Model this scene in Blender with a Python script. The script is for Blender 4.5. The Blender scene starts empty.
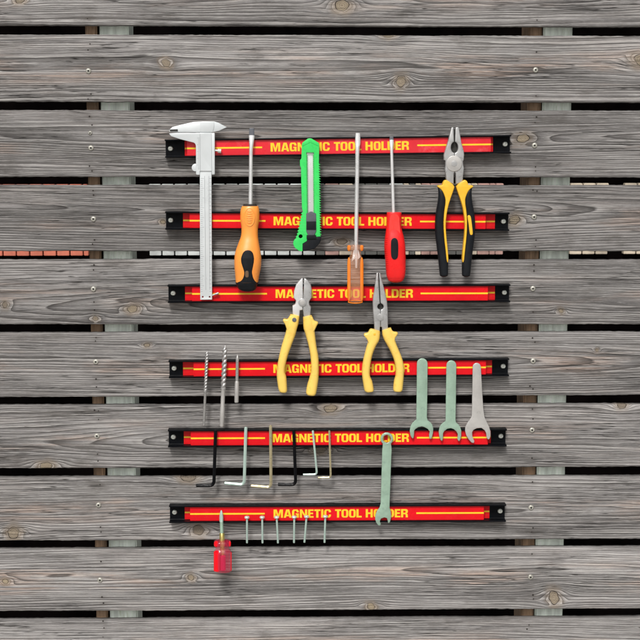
import bpy, bmesh, math, random
import numpy as np
from mathutils import Vector, Matrix
R = math.radians
random.seed(7)
SC = bpy.context.scene
COL = SC.collection

# ------------------------------------------------------------------ camera
F = 1500.0                      # focal length in photo pixels (640 wide)
DIST = 1.95                     # metres from the lens to the plank wall
ZC = 1.5                        # height of the picture centre on the wall
ex = Vector((83700.0, -65.0 - 250, 1500.0)).normalized()
dn = Vector((83.0 - 45, 13120.0, 1500.0)).normalized()
ez = -(dn - ex * dn.dot(ex)).normalized()
ey = ez.cross(ex)
def raydir(px, py):
    r = Vector((px - 320.0, py - 320.0, F))
    return Vector((r.dot(ex), r.dot(ey), r.dot(ez))).normalized()
CAM = Vector((0, 0, ZC)) - DIST * raydir(320, 320)
TH = 0.013                      # plank thickness
def P(px, py, d=0.0):           # point d metres in front of the wall face, measured in the photograph
    v = raydir(px, py)
    return CAM + v * ((-d - CAM.y) / v.y)
cam = bpy.data.cameras.new('camera')
cam.sensor_width = 36.0; cam.lens = 36.0 * F / 640.0
cam.clip_start = 0.05; cam.clip_end = 500
co = bpy.data.objects.new('camera', cam); COL.objects.link(co)
right = Vector((ex.x, ey.x, ez.x)); up = -Vector((ex.y, ey.y, ez.y)); back = -Vector((ex.z, ey.z, ez.z))
M = Matrix((right, up, back)).transposed().to_4x4(); M.translation = CAM
co.matrix_world = M
SC.camera = co

# ------------------------------------------------------------------ sky and sun (bright overcast)
SUN_EL, SUN_ROT = R(46), R(194)
w = bpy.data.worlds.new('World'); SC.world = w; w.use_nodes = True
nt = w.node_tree; bg = nt.nodes['Background']
sky = nt.nodes.new('ShaderNodeTexSky'); sky.sky_type = 'NISHITA'; sky.sun_disc = False
sky.sun_elevation = SUN_EL; sky.sun_rotation = SUN_ROT
sky.dust_density = 6.0; sky.air_density = 1.0; sky.ozone_density = 0.5
hs = nt.nodes.new('ShaderNodeHueSaturation'); hs.inputs['Saturation'].default_value = 0.22
nt.links.new(sky.outputs[0], hs.inputs['Color']); nt.links.new(hs.outputs[0], bg.inputs[0])
bg.inputs[1].default_value = 0.062
sl = bpy.data.lights.new('sun', 'SUN'); sl.energy = 1.5; sl.angle = R(11); sl.color = (1.0, 0.975, 0.945)
so = bpy.data.objects.new('sun', sl); COL.objects.link(so)
sv = Vector((math.sin(SUN_ROT) * math.cos(SUN_EL), math.cos(SUN_ROT) * math.cos(SUN_EL), math.sin(SUN_EL)))
so.rotation_euler = sv.to_track_quat('Z', 'Y').to_euler(); so.location = (-1, -3, 5)
SC.view_settings.view_transform = 'Standard'; SC.view_settings.look = 'None'
SC.view_settings.exposure = 0.66; SC.view_settings.gamma = 1.0
SC.render.engine = 'CYCLES'
SC.cycles.max_bounces = 10; SC.cycles.transmission_bounces = 10; SC.cycles.transparent_max_bounces = 12

# ------------------------------------------------------------------ node helpers
class NT:
    def __init__(s, m):
        m.use_nodes = True; s.t = m.node_tree; s.b = s.t.nodes['Principled BSDF']
    def n(s, kind, **kw):
        o = s.t.nodes.new(kind)
        for k, v in kw.items(): setattr(o, k, v)
        return o
    def put(s, sock, v):
        if hasattr(v, 'is_output'): s.t.links.new(v, sock)
        else: sock.default_value = v
    def m(s, op, a, b=0.0, c=0.0, clamp=False):
        o = s.n('ShaderNodeMath', operation=op, use_clamp=clamp)
        s.put(o.inputs[0], a); s.put(o.inputs[1], b); s.put(o.inputs[2], c)
        return o.outputs[0]
    def ss(s, v, a, b, lo=0.0, hi=1.0):
        o = s.n('ShaderNodeMapRange', interpolation_type='SMOOTHSTEP')
        s.put(o.inputs[0], v); s.put(o.inputs[1], a); s.put(o.inputs[2], b); s.put(o.inputs[3], lo); s.put(o.inputs[4], hi)
        return o.outputs[0]
    def xyz(s, x, y, z=0.0):
        o = s.n('ShaderNodeCombineXYZ'); s.put(o.inputs[0], x); s.put(o.inputs[1], y); s.put(o.inputs[2], z)
        return o.outputs[0]
    def noise(s, vec, scale=1.0, detail=2.0, rough=0.5, dist=0.0):
        o = s.n('ShaderNodeTexNoise'); s.put(o.inputs['Vector'], vec)
        o.inputs['Scale'].default_value = scale; o.inputs['Detail'].default_value = detail
        o.inputs['Roughness'].default_value = rough; o.inputs['Distortion'].default_value = dist
        return o.outputs[0]
    def mix(s, f, a, b, mode='MIX'):
        o = s.n('ShaderNodeMix', data_type='RGBA', blend_type=mode)
        s.put(o.inputs[0], f); s.put(o.inputs[6], a); s.put(o.inputs[7], b)
        return o.outputs[2]
    def attr(s, name):
        return s.n('ShaderNodeAttribute', attribute_name=name).outputs['Fac']
    def bump(s, h, strength, dist):
        o = s.n('ShaderNodeBump'); s.put(o.inputs['Strength'], strength)
        o.inputs['Distance'].default_value = dist; s.put(o.inputs['Height'], h)
        s.t.links.new(o.outputs[0], s.b.inputs['Normal'])
def rgba(c): return (c[0], c[1], c[2], 1.0)

MATS = {}
def mat(name, col, rough=0.5, metal=0.0, var=0.12, vscale=60.0, bump=0.0, bscale=900.0, stain=None, stain_amt=0.3, coat=0.0, stretch=(1, 1, 1), spec=0.5):
    m = bpy.data.materials.new(name); t = NT(m); MATS[name] = m
    tc = t.n('ShaderNodeTexCoord').outputs['Object']
    mp = t.n('ShaderNodeMapping'); t.put(mp.inputs[0], tc); mp.inputs['Scale'].default_value = stretch
    v = mp.outputs[0]
    a = t.noise(v, vscale, 4.0, 0.6)
    k = t.ss(a, 0.3, 0.7, 1 - var, 1 + var)
    c = t.mix(1.0, rgba(col), t.xyz(k, k, k), 'MULTIPLY')
    if stain:
        s_ = t.noise(v, vscale * 2.3, 5.0, 0.65)
        c = t.mix(t.ss(s_, 0.55, 0.72, 0.0, stain_amt), c, rgba(stain))
    t.put(t.b.inputs['Base Color'], c)
    t.put(t.b.inputs['Roughness'], t.ss(t.noise(v, vscale * 1.7, 3.0), 0.3, 0.7, max(0.03, rough - 0.1), min(1, rough + 0.1)))
    t.b.inputs['Metallic'].default_value = metal
    t.b.inputs['Coat Weight'].default_value = coat
    t.b.inputs['Specular IOR Level'].default_value = spec
    if bump: t.bump(t.noise(v, bscale, 3.0), bump, 0.0006)
    return m

def clear_mat(name, col, alpha, rough=0.06):
    """tinted see-through resin: light passes, the skin keeps its gloss"""
    m = bpy.data.materials.new(name); t = NT(m); MATS[name] = m
    t.b.inputs['Base Color'].default_value = rgba(col)
    t.b.inputs['Roughness'].default_value = rough
    t.b.inputs['Alpha'].default_value = alpha
    t.b.inputs['Specular IOR Level'].default_value = 1.0
    tc = t.n('ShaderNodeTexCoord').outputs['Object']
    t.bump(t.noise(tc, 260.0, 2.0), 0.12, 0.0006)
    return m

# ------------------------------------------------------------------ weathered wood
def wood_material():
    m = bpy.data.materials.new('weathered pine'); t = NT(m)
    u, v, ring, kn, tone, seed = (t.attr(k) for k in ('u', 'vw', 'ring', 'knot', 'tone', 'seed'))
    # growth rings: sharp latewood line at the end of every ring, with uneven spacing
    jit = t.noise(t.xyz(t.m('MULTIPLY', u, 4.0), t.m('MULTIPLY', v, 170.0), seed), 1.0, 3.0, 0.55)
    wob = t.noise(t.xyz(t.m('MULTIPLY', ring, 0.16), 0.0, seed), 1.0, 1.0)
    r2 = t.m('ADD', t.m('ADD', ring, t.m('MULTIPLY', jit, 0.34)), t.m('MULTIPLY', wob, 6.5))
    fr = t.m('FRACT', r2)
    late = t.m('MULTIPLY', t.m('POWER', fr, 2.8), t.ss(fr, 0.93, 1.0, 1.0, 0.0))
    r3 = t.m('MULTIPLY', r2, 2.0)
    fr3 = t.m('FRACT', t.m('ADD', r3, 0.37))
    late2 = t.m('MULTIPLY', t.m('POWER', fr3, 4.0), t.ss(fr3, 0.86, 1.0, 1.0, 0.0))
    # fibres that follow the grain, three sizes
    fib = t.noise(t.xyz(t.m('MULTIPLY', u, 8.0), t.m('MULTIPLY', v, 1150.0), seed), 1.0, 5.0, 0.62)
    fib2 = t.noise(t.xyz(t.m('MULTIPLY', u, 3.6), t.m('MULTIPLY', v, 210.0), t.m('ADD', seed, 5.3)), 1.0, 4.0, 0.6)
    fib3 = t.noise(t.xyz(t.m('MULTIPLY', u, 60.0), t.m('MULTIPLY', v, 2200.0), t.m('ADD', seed, 9.1)), 1.0, 3.0, 0.7)
    big = t.noise(t.xyz(t.m('MULTIPLY', u, 3.2), t.m('MULTIPLY', v, 22.0), t.m('ADD', seed, 2.7)), 1.0, 4.0, 0.55)
    big2 = t.noise(t.xyz(t.m('MULTIPLY', u, 6.5), t.m('MULTIPLY', v, 34.0), t.m('ADD', seed, 12.7)), 1.0, 4.0, 0.6)
    strength = t.ss(t.noise(t.xyz(t.m('MULTIPLY', u, 4.5), t.m('MULTIPLY', v, 28.0), t.m('ADD', seed, 31.0)), 1.0, 3.0), 0.25, 0.52, 0.45, 1.0)
    # base tones
    base = t.mix(t.ss(big, 0.32, 0.68), (0.150, 0.145, 0.145, 1), (0.365, 0.352, 0.350, 1))
    base = t.mix(t.m('MULTIPLY', t.ss(fr, 0.0, 0.45, 0.55, 0.0), strength), base, (0.42, 0.405, 0.39, 1))
    base = t.mix(t.ss(fib2, 0.36, 0.72, 0.0, 0.45), base, (0.40, 0.388, 0.375, 1))
    heartwood = t.ss(t.m('ABSOLUTE', v), 0.006, 0.026, 1.0, 0.12)
    pink = t.m('MULTIPLY', t.m('MULTIPLY', t.ss(big2, 0.44, 0.64), heartwood), t.ss(fib2, 0.34, 0.58))
    base = t.mix(t.m('MULTIPLY', pink, t.ss(tone, 0.0, 1.0, 0.55, 0.85)), base, (0.42, 0.305, 0.245, 1))
    base = t.mix(t.ss(fib, 0.39, 0.55, 0.82, 0.0), base, (0.070, 0.066, 0.065, 1))
    base = t.mix(t.ss(fib3, 0.52, 0.70, 0.0, 0.50), base, (0.60, 0.59, 0.58, 1))
    base = t.mix(t.m('MULTIPLY', t.m('MULTIPLY', late, strength), 1.0), base, (0.040, 0.036, 0.034, 1))
    base = t.mix(t.m('MULTIPLY', t.m('MULTIPLY', late2, strength), 0.35), base, (0.10, 0.092, 0.085, 1))
    # weather stains and dirt, and rust smears round the fixings
    sm = t.noise(t.xyz(t.m('MULTIPLY', u, 16.0), t.m('MULTIPLY', v, 46.0), t.m('ADD', seed, 88.0)), 1.0, 6.0, 0.68)
    base = t.mix(t.ss(sm, 0.52, 0.72, 0.0, 0.62), base, (0.085, 0.078, 0.072, 1))
    base = t.mix(t.m('MULTIPLY', t.attr('stain'), t.ss(fib, 0.3, 0.65, 1.0, 0.35)), base, (0.055, 0.046, 0.040, 1))
    # drying checks
    ck = t.noise(t.xyz(t.m('MULTIPLY', u, 9.0), t.m('MULTIPLY', v, 420.0), t.m('ADD', seed, 51.0)), 1.0, 2.0, 0.5)
    ckm = t.m('MULTIPLY', t.ss(t.m('ABSOLUTE', t.m('SUBTRACT', ck, 0.5)), 0.0, 0.022, 1.0, 0.0),
              t.ss(t.noise(t.xyz(t.m('MULTIPLY', u, 6.0), t.m('MULTIPLY', v, 40.0), t.m('ADD', seed, 77.0)), 1.0, 2.0), 0.48, 0.60))
    base = t.mix(t.m('MULTIPLY', ckm, 0.9), base, (0.03, 0.027, 0.025, 1))
    # knots: tan heart with own rings, a dark rim, a warm stain around
    kr = t.m('FRACT', t.m('ADD', t.m('MULTIPLY', kn, 3.4), t.m('MULTIPLY', jit, 0.8)))
    hcol = t.mix(t.attr('heart'), (0.175, 0.150, 0.125, 1), (0.290, 0.242, 0.172, 1))
    hcol = t.mix(t.ss(fib3, 0.35, 0.65, 0.35, 0.0), hcol, (0.10, 0.08, 0.06, 1))
    heart = t.mix(t.m('MULTIPLY', t.m('POWER', kr, 3.0), 0.75), hcol, (0.085, 0.062, 0.042, 1))
    halo = t.m('MULTIPLY', t.ss(kn, 1.0, 2.6, 0.50, 0.0), t.ss(fib2, 0.3, 0.6, 0.4, 1.0))
    base = t.mix(halo, base, (0.265, 0.205, 0.145, 1))
    base = t.mix(t.ss(kn, 0.90, 1.0, 1.0, 0.0), base, heart)
    rimn = t.m('ADD', kn, t.m('MULTIPLY', t.m('SUBTRACT', jit, 0.5), 0.25))
    rim = t.m('MULTIPLY', t.ss(rimn, 0.88, 0.97), t.ss(rimn, 1.0, 1.10, 1.0, 0.0))
    brk = t.ss(t.noise(t.xyz(t.m('MULTIPLY', u, 130.0), t.m('MULTIPLY', v, 130.0), seed), 1.0, 2.0), 0.42, 0.62, 0.05, 1.0)
    base = t.mix(t.m('MULTIPLY', t.m('MULTIPLY', rim, brk), 0.9), base, (0.040, 0.029, 0.021, 1))
    # per-plank tone
    k = t.ss(tone, 0.0, 1.0, 1.00, 1.38)
    base = t.mix(1.0, base, t.xyz(k, t.m('MULTIPLY', k, 0.993), t.m('MULTIPLY', k, 0.980)), 'MULTIPLY')
    t.put(t.b.inputs['Base Color'], base)
    t.b.inputs['Roughness'].default_value = 0.82
    t.b.inputs['Specular IOR Level'].default_value = 0.25
    h = t.m('ADD', t.m('MULTIPLY', fib, 0.55), t.m('MULTIPLY', fib3, 0.25))
    h = t.m('SUBTRACT', h, t.m('MULTIPLY', t.m('MULTIPLY', late, strength), 0.5))
    h = t.m('SUBTRACT', h, t.m('MULTIPLY', ckm, 1.0))
    h = t.m('SUBTRACT', h, t.m('MULTIPLY', rim, 0.8))
    t.bump(h, 1.0, 0.0015)
    return m

# ------------------------------------------------------------------ object helpers
def props(o, label=None, cat=None, group=None, kind=None):
    if label: o['label'] = label
    if cat: o['category'] = cat
    if group: o['group'] = group
    if kind: o['kind'] = kind
    return o
class Thing:
    def __init__(s, name, label, cat, loc, group=None, roty=0.0):
        s.o = bpy.data.objects.new(name, None); COL.objects.link(s.o)
        s.o.empty_display_size = 0.01
        s.o.location = loc; s.o.rotation_euler = (0, roty, 0); s.loc = Vector(loc)
        s.local = bool(roty)
        props(s.o, label, cat, group)
    def add(s, name, geo, m, parent=None, smooth=35, world=True):
        V, Fc = geo[0], geo[1]
        me = bpy.data.meshes.new(name)
        off = s.loc if world else Vector((0, 0, 0))
        me.from_pydata([tuple(Vector(v) - off) for v in V], [], Fc)
        return s.link(name, me, m, parent, smooth, geo[2] if len(geo) > 2 else None)
    def link(s, name, me, m, parent=None, smooth=35, mi=None):
        for x in (m if isinstance(m, (list, tuple)) else [m]): me.materials.append(x)
        if mi is not None: me.polygons.foreach_set('material_index', mi)
        bm = bmesh.new(); bm.from_mesh(me)
        bmesh.ops.recalc_face_normals(bm, faces=bm.faces)
        lim = R(smooth)
        for f in bm.faces: f.smooth = smooth > 0
        for e in bm.edges:
            e.smooth = not (len(e.link_faces) == 2 and e.calc_face_angle(0) > lim)
        bm.to_mesh(me); bm.free(); me.update()
        o = bpy.data.objects.new(name, me); COL.objects.link(o)
        o.parent = parent or s.o
        return o

def chaikin(pts, n):
    for _ in range(n):
        q = []
        for i in range(len(pts)):
            a, b = pts[i], pts[(i + 1) % len(pts)]
            q += [(a[0] * .75 + b[0] * .25, a[1] * .75 + b[1] * .25), (a[0] * .25 + b[0] * .75, a[1] * .25 + b[1] * .75)]
        pts = q
    return pts
def circle(cx, cy, r, n=24, ry=None, a0=0, a1=360):
    ry = ry or r
    full = abs(a1 - a0) >= 360
    k = n if full else n + 1
    return [(cx + r * math.cos(R(a0 + (a1 - a0) * i / n)), cy + ry * math.sin(R(a0 + (a1 - a0) * i / n))) for i in range(k)]

def plate_mesh(loops, d0, d1, bev=0.0005, conv=None, off=0.0):
    """flat piece between depths d0 and d1 from closed outlines in photo pixels (further loops are holes)"""
    conv = conv or (lambda p: P(p[0], p[1], (d0 + d1) / 2))
    cu = bpy.data.curves.new('outline', 'CURVE'); cu.dimensions = '2D'; cu.fill_mode = 'BOTH'
    for lp in loops:
        s = cu.splines.new('POLY'); s.points.add(len(lp) - 1); s.use_cyclic_u = True
        for i, p in enumerate(lp):
            q = conv(p); s.points[i].co = (q[0], q[2], 0, 1)
    bev = min(bev, (d1 - d0) * 0.45)
    cu.extrude = (d1 - d0) / 2 - bev
    cu.bevel_depth = bev; cu.bevel_resolution = 2; cu.offset = -bev - off
    ob = bpy.data.objects.new('outline', cu); COL.objects.link(ob)
    dg = bpy.context.evaluated_depsgraph_get(); dg.update()
    me = bpy.data.meshes.new_from_object(ob.evaluated_get(dg))
    bpy.data.objects.remove(ob); bpy.data.curves.remove(cu)
    bm = bmesh.new(); bm.from_mesh(me); bpy.data.meshes.remove(me)
    bmesh.ops.remove_doubles(bm, verts=bm.verts, dist=1e-6)
    bm.verts.ensure_lookup_table()
    dm = (d0 + d1) / 2
    V = [(v.co.x, -dm - v.co.z, v.co.y) for v in bm.verts]
    Fc = [[v.index for v in f.verts] for f in bm.faces]
    bm.free()
    return V, Fc

def catmull(rows, res):
    A = np.array(rows, float); n = len(A); out = []
    for i in range(n - 1):
        p0, p1, p2, p3 = A[max(i - 1, 0)], A[i], A[i + 1], A[min(i + 2, n - 1)]
        for k in range(res):
            t = k / res
            out.append(0.5 * ((2 * p1) + (-p0 + p2) * t + (2 * p0 - 5 * p1 + 4 * p2 - p3) * t * t + (-p0 + 3 * p1 - 3 * p2 + p3) * t ** 3))
    out.append(A[-1]); return out
def bridge(V, Fc, rings, seg, cap=True):
    b = len(V)
    for r_ in rings: V.extend(r_)
    for i in range(len(rings) - 1):
        for j in range(seg):
            a = b + i * seg + j; a2 = b + i * seg + (j + 1) % seg
            Fc.append([a, a2, a2 + seg, a + seg])
    if cap:
        Fc.append([b + j for j in range(seg)][::-1]); Fc.append([b + (len(rings) - 1) * seg + j for j in range(seg)])
def loft(st, n=2.4, seg=22, res=6, caps=(0.0, 0.0), flute=None):
    """stations (x_left, y_left, x_right, y_right, thickness m, depth m) in photo pixels -> closed rounded body"""
    rows = catmull(st, res) if res > 1 else [np.array(s, float) for s in st]
    cen, av, tv = [], [], []
    for r_ in rows:
        L, Rr = P(r_[0], r_[1], r_[5]), P(r_[2], r_[3], r_[5])
        cen.append((L + Rr) / 2); av.append((Rr - L) / 2); tv.append(r_[4] / 2)
    def ring(c, a, tt, s=1.0):
        q = []
        for j in range(seg):
            th = 2 * math.pi * j / seg
            cx, sx = math.cos(th), math.sin(th)
            x = math.copysign(abs(cx) ** (2 / n), cx); y = math.copysign(abs(sx) ** (2 / n), sx)
            k = s * (flute(th) if flute else 1.0)
            q.append(c + a * x * k + Vector((0, -1, 0)) * (tt * y * k))
        return q
    rings = []
    if caps[0] > 0:
        dirv = (cen[0] - cen[1]).normalized()
        for s in (0.985, 0.9, 0.72, 0.48, 0.22):
            rings.append(ring(cen[0] + dirv * caps[0] * s, av[0], tv[0], math.sqrt(1 - s * s)))
    for i in range(len(rows)): rings.append(ring(cen[i], av[i], tv[i]))
    if caps[1] > 0:
        dirv = (cen[-1] - cen[-2]).normalized()
        for s in (0.22, 0.48, 0.72, 0.9, 0.985):
            rings.append(ring(cen[-1] + dirv * caps[1] * s, av[-1], tv[-1], math.sqrt(1 - s * s)))
    V, Fc = [], []
    bridge(V, Fc, rings, seg); return V, Fc
def rod(pts, seg=16, cap=True, hexa=False, prof=None):
    """tube along 3D points (Vector, radius)"""
    V, Fc, rings = [], [], []
    n = len(pts)
    for i, (c, r_) in enumerate(pts):
        a = pts[max(i - 1, 0)][0]; b = pts[min(i + 1, n - 1)][0]
        t = (b - a).normalized() if (b - a).length > 1e-9 else Vector((0, 0, -1))
        yv = Vector((0, -1, 0)); yv = (yv - t * yv.dot(t)).normalized(); xv = t.cross(yv)
        q = []
        for j in range(seg):
            th = 2 * math.pi * (j + 0.5) / seg
            k = prof(th, i) if prof else 1.0
            q.append(c + (xv * math.cos(th) + yv * math.sin(th)) * r_ * k)
        rings.append(q)
    bridge(V, Fc, rings, seg, cap); return V, Fc
def box(x0, x1, d0, d1, z0, z1):
    V = [(x, -d, z) for x in (x0, x1) for d in (d0, d1) for z in (z0, z1)]
    Fc = [[0, 1, 3, 2], [4, 6, 7, 5], [0, 4, 5, 1], [2, 3, 7, 6], [0, 2, 6, 4], [1, 5, 7, 3]]
    return V, Fc
def bbox(x0, x1, d0, d1, z0, z1, bev=0.0005, seg=2):
    V, Fc = box(x0, x1, d0, d1, z0, z1)
    bm = bmesh.new(); vs = [bm.verts.new(v) for v in V]
    for f in Fc: bm.faces.new([vs[i] for i in f])
    bmesh.ops.recalc_face_normals(bm, faces=bm.faces)
    bmesh.ops.bevel(bm, geom=list(bm.edges), offset=bev, segments=seg, affect='EDGES')
    bm.verts.ensure_lookup_table(); bm.verts.index_update()
    out = ([tuple(v.co) for v in bm.verts], [[v.index for v in f.verts] for f in bm.faces]); bm.free(); return out
def join(*gs):
    V, Fc = [], []
    for g in gs:
        b = len(V); V += list(g[0]); Fc += [[i + b for i in f] for f in g[1]]
    return V, Fc
def dome(c, r_, h, seg=20, recess=0.38, rec_d=0.0009, drive=6):
    """screw head on a -Y facing surface; second material in its drive recess"""
    V, Fc, mi = [], [], []
    prof = [(1.0, 0.0), (1.0, 0.25), (0.93, 0.55), (0.78, 0.82), (0.6, 0.95), (recess, 1.0)]
    for a, b in prof:
        for j in range(seg):
            th = 2 * math.pi * j / seg
            k = a * r_
            if a == recess and drive: k *= 1 + 0.22 * math.cos(drive * th)
            V.append((c[0] + k * math.cos(th), c[1] - b * h, c[2] + k * math.sin(th)))
    nr = len(prof)
    if drive:
        for j in range(seg):
            th = 2 * math.pi * j / seg; k = recess * r_ * (1 + 0.22 * math.cos(drive * th)) * 0.9
            V.append((c[0] + k * math.cos(th), c[1] - h + rec_d, c[2] + k * math.sin(th)))
        nr += 1
    for i in range(nr - 1):
        for j in range(seg):
            a = i * seg + j; b = i * seg + (j + 1) % seg
            Fc.append([a, b, b + seg, a + seg]); mi.append(1 if drive and i == nr - 2 else 0)
    Fc.append([(nr - 1) * seg + j for j in range(seg)]); mi.append(1 if drive else 0)
    return V, Fc, mi

# ------------------------------------------------------------------ materials
WOOD = wood_material()
mat('black steel', (0.0030, 0.0036, 0.005), 0.45, 0.0, 0.25, 90, 0.06, 700, (0.010, 0.011, 0.014), 0.2, spec=0.09)
mat('red print', (0.66, 0.006, 0.012), 0.34, 0.0, 0.07, 30, 0.0, 300, (0.74, 0.035, 0.045), 0.25, spec=0.2)
mat('pale sheen red print', (0.68, 0.022, 0.034), 0.30, 0.0, 0.08, 24, 0.0, 300, (0.78, 0.13, 0.14), 0.5, spec=0.4)  # paler red paints the top strip's glossy sheen, with some wear
mat('dark red print', (0.66, 0.008, 0.012), 0.4, 0.0, 0.10, 60, spec=0.2)
mat('yellow print', (0.85, 0.56, 0.02), 0.4, 0.0, 0.06, 80)
mat('zinc', (0.62, 0.65, 0.59), 0.36, 0.35, 0.15, 300, 0.0, 900, (0.30, 0.28, 0.22), 0.3)
mat('weathered zinc', (0.42, 0.41, 0.36), 0.42, 0.35, 0.25, 400, 0.0, 900, (0.20, 0.17, 0.12), 0.5)
mat('hole brown', (0.13, 0.075, 0.04), 0.8)
mat('sheen red plastic', (0.86, 0.045, 0.035), 0.30, 0.0, 0.04, 60)  # lighter copy of the red for the handle's front sheen
mat('dark recess', (0.02, 0.019, 0.016), 0.7)
mat('rusty nail', (0.022, 0.017, 0.014), 0.8)
mat('satin steel', (0.74, 0.74, 0.735), 0.30, 0.5, 0.03, 30)
mat('caliper steel', (0.66, 0.695, 0.705), 0.36, 0.30, 0.03, 30)
mat('plier steel', (0.47, 0.47, 0.465), 0.34, 0.6, 0.08, 90, 0.05, 1200, (0.36, 0.355, 0.35), 0.3)
mat('drill steel', (0.42, 0.41, 0.40), 0.34, 0.6, 0.08, 150)
mat('mint zinc', (0.32, 0.455, 0.355), 0.38, 0.35, 0.12, 60, 0.08, 700, (0.25, 0.355, 0.285), 0.7)
mat('grey zinc', (0.49, 0.475, 0.455), 0.40, 0.4, 0.08, 60, 0.06, 700, (0.38, 0.37, 0.345), 0.6)
mat('pale zinc', (0.40, 0.51, 0.455), 0.40, 0.25, 0.06, 100)
mat('brass zinc', (0.37, 0.32, 0.195), 0.34, 0.35, 0.08, 100, 0.0, 900, (0.34, 0.39, 0.30), 0.35)
mat('black oxide', (0.003, 0.003, 0.004), 0.40, 0.0, 0.2, 200, 0.0, 900, spec=0.12)
mat('brass', (0.52, 0.42, 0.14), 0.35, 0.8, 0.1, 200)
mat('orange plastic', (0.92, 0.315, 0.05), 0.34, 0.0, 0.03, 50, 0.0, 700, spec=0.6)
mat('black rubber', (0.007, 0.0085, 0.011), 0.45, 0.0, 0.15, 120, 0.06, 1200, spec=0.22)
mat('grey plastic', (0.085, 0.09, 0.105), 0.5, 0.0, 0.12, 100)
mat('green plastic', (0.038, 0.62, 0.115), 0.34, 0.0, 0.05, 60, 0.0, 700, (0.03, 0.52, 0.10), 0.3)
mat('red plastic', (0.76, 0.012, 0.012), 0.34, 0.0, 0.05, 60, 0.0, 700, spec=0.4)
mat('yellow plastic', (0.83, 0.565, 0.12), 0.34, 0.0, 0.05, 50, 0.03, 500, (0.74, 0.40, 0.05), 0.5)
mat('amber plastic', (0.84, 0.47, 0.03), 0.42, 0.0, 0.08, 70, 0.08, 700, (0.75, 0.36, 0.02), 0.5)
mat('blade steel', (0.72, 0.71, 0.72), 0.28, 0.4, 0.03, 30)
clear_mat('clear amber', (0.90, 0.42, 0.22), 0.19)
mat('orange resin', (0.90, 0.235, 0.006), 0.16, 0.0, 0.08, 80, spec=0.3)
clear_mat('pink resin', (0.66, 0.03, 0.09), 0.32)
mat('deep pink resin', (0.52, 0.006, 0.06), 0.15, 0.0, 0.08, 80, spec=0.3)
mat('red resin', (0.82, 0.004, 0.012), 0.15, 0.0, 0.05, 60, spec=0.3)
mat('brown stud wood', (0.26, 0.17, 0.105), 0.8, 0.0, 0.35, 30, 0.5, 300, (0.10, 0.07, 0.045), 0.6, stretch=(4, 4, 0.4))
mat('mint paint', (0.80, 0.88, 0.80), 0.7, 0.0, 0.22, 22, 0.4, 260, (0.50, 0.56, 0.42), 0.6, stretch=(5, 5, 0.6))
mat('dark backdrop', (0.0016, 0.0012, 0.0012), 0.95, 0.0, 0.6, 6, spec=0.0)  # near-black colour in place of the deep shade behind the gaps
mat('terracotta', (0.46, 0.125, 0.075), 0.7, 0.0, 0.25, 14)
mat('white block', (0.42, 0.44, 0.43), 0.7, 0.0, 0.30, 12)
mat('pink block', (0.30, 0.18, 0.155), 0.7, 0.0, 0.4, 14)
mat('cream block', (0.42, 0.36, 0.28), 0.7, 0.0, 0.35, 14)
mat('dark block', (0.06, 0.06, 0.055), 0.7, 0.0, 0.35, 14)
mat('paving', (0.34, 0.33, 0.31), 0.85, 0.0, 0.25, 9, 0.4, 120, (0.22, 0.21, 0.19), 0.5)

# ------------------------------------------------------------------ ground and what shows through the gaps
g = bpy.data.meshes.new('ground')
g.from_pydata([(-60, -60, 0), (60, -60, 0), (60, 60, 0), (-60, 60, 0)], [], [[0, 1, 2, 3]]); g.materials.append(MATS['paving'])
go = bpy.data.objects.new('ground', g); COL.objects.link(go); props(go, kind='structure')  # unseen pale ground, added to bounce light up from below

BD = -3.0                                       # the dark backdrop is added for the gaps' shade, 3 m behind the planks
bw = Thing('gap_backdrop', 'near black backdrop added for shade, with a pale and red brick course, glimpsed through the gaps behind the planks', 'wall', (0, 3.1, 0))
bw.add('backdrop_face', box(-9, 9, -3.3, -3.03, 0.0, 5.0), MATS['dark backdrop'], smooth=0)
ztop, zbot = P(320, 183.8, BD).z, P(320, 255.0, BD).z
def course(x0, x1, pitch, m, off=0.0):
    k = P(1, 250, BD).x - P(0, 250, BD).x
    gs = []
    x = x0 + off
    while x < x1 - 1:
        a, b = P(max(x, x0), 250, BD).x, P(min(x + pitch, x1), 250, BD).x
        e = 0.7 * k
        gs.append(bbox(a + e, b - e, BD - 0.03, BD + 0.002 * random.random(), zbot, ztop, 0.0015))
        x += pitch
    return bw.add('brick_course', join(*gs), m, smooth=30)
course(-70, 89, 13.4, MATS['terracotta'], -7.6)
course(149, 316, 12.8, MATS['white block'], 0)
gs = {}
xx = 316.0; i = 0
while xx < 503:
    wd = random.choice((12, 14, 9, 6)); gs.setdefault(random.choice(('pink block', 'pink block', 'cream block', 'white block', 'dark block')), []).append((xx, min(xx + wd, 503))); xx += wd
for mname, L in gs.items():
    bs = [bbox(P(a, 250, BD).x + .001, P(b, 250, BD).x - .001, BD - .03, BD + .003, zbot, ztop, .0015) for a, b in L]
    bw.add('brick_course', join(*bs), MATS[mname], smooth=30)
course(569, 609, 13.0, MATS['cream block']); course(623, 720, 13.0, MATS['cream block'])

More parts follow.
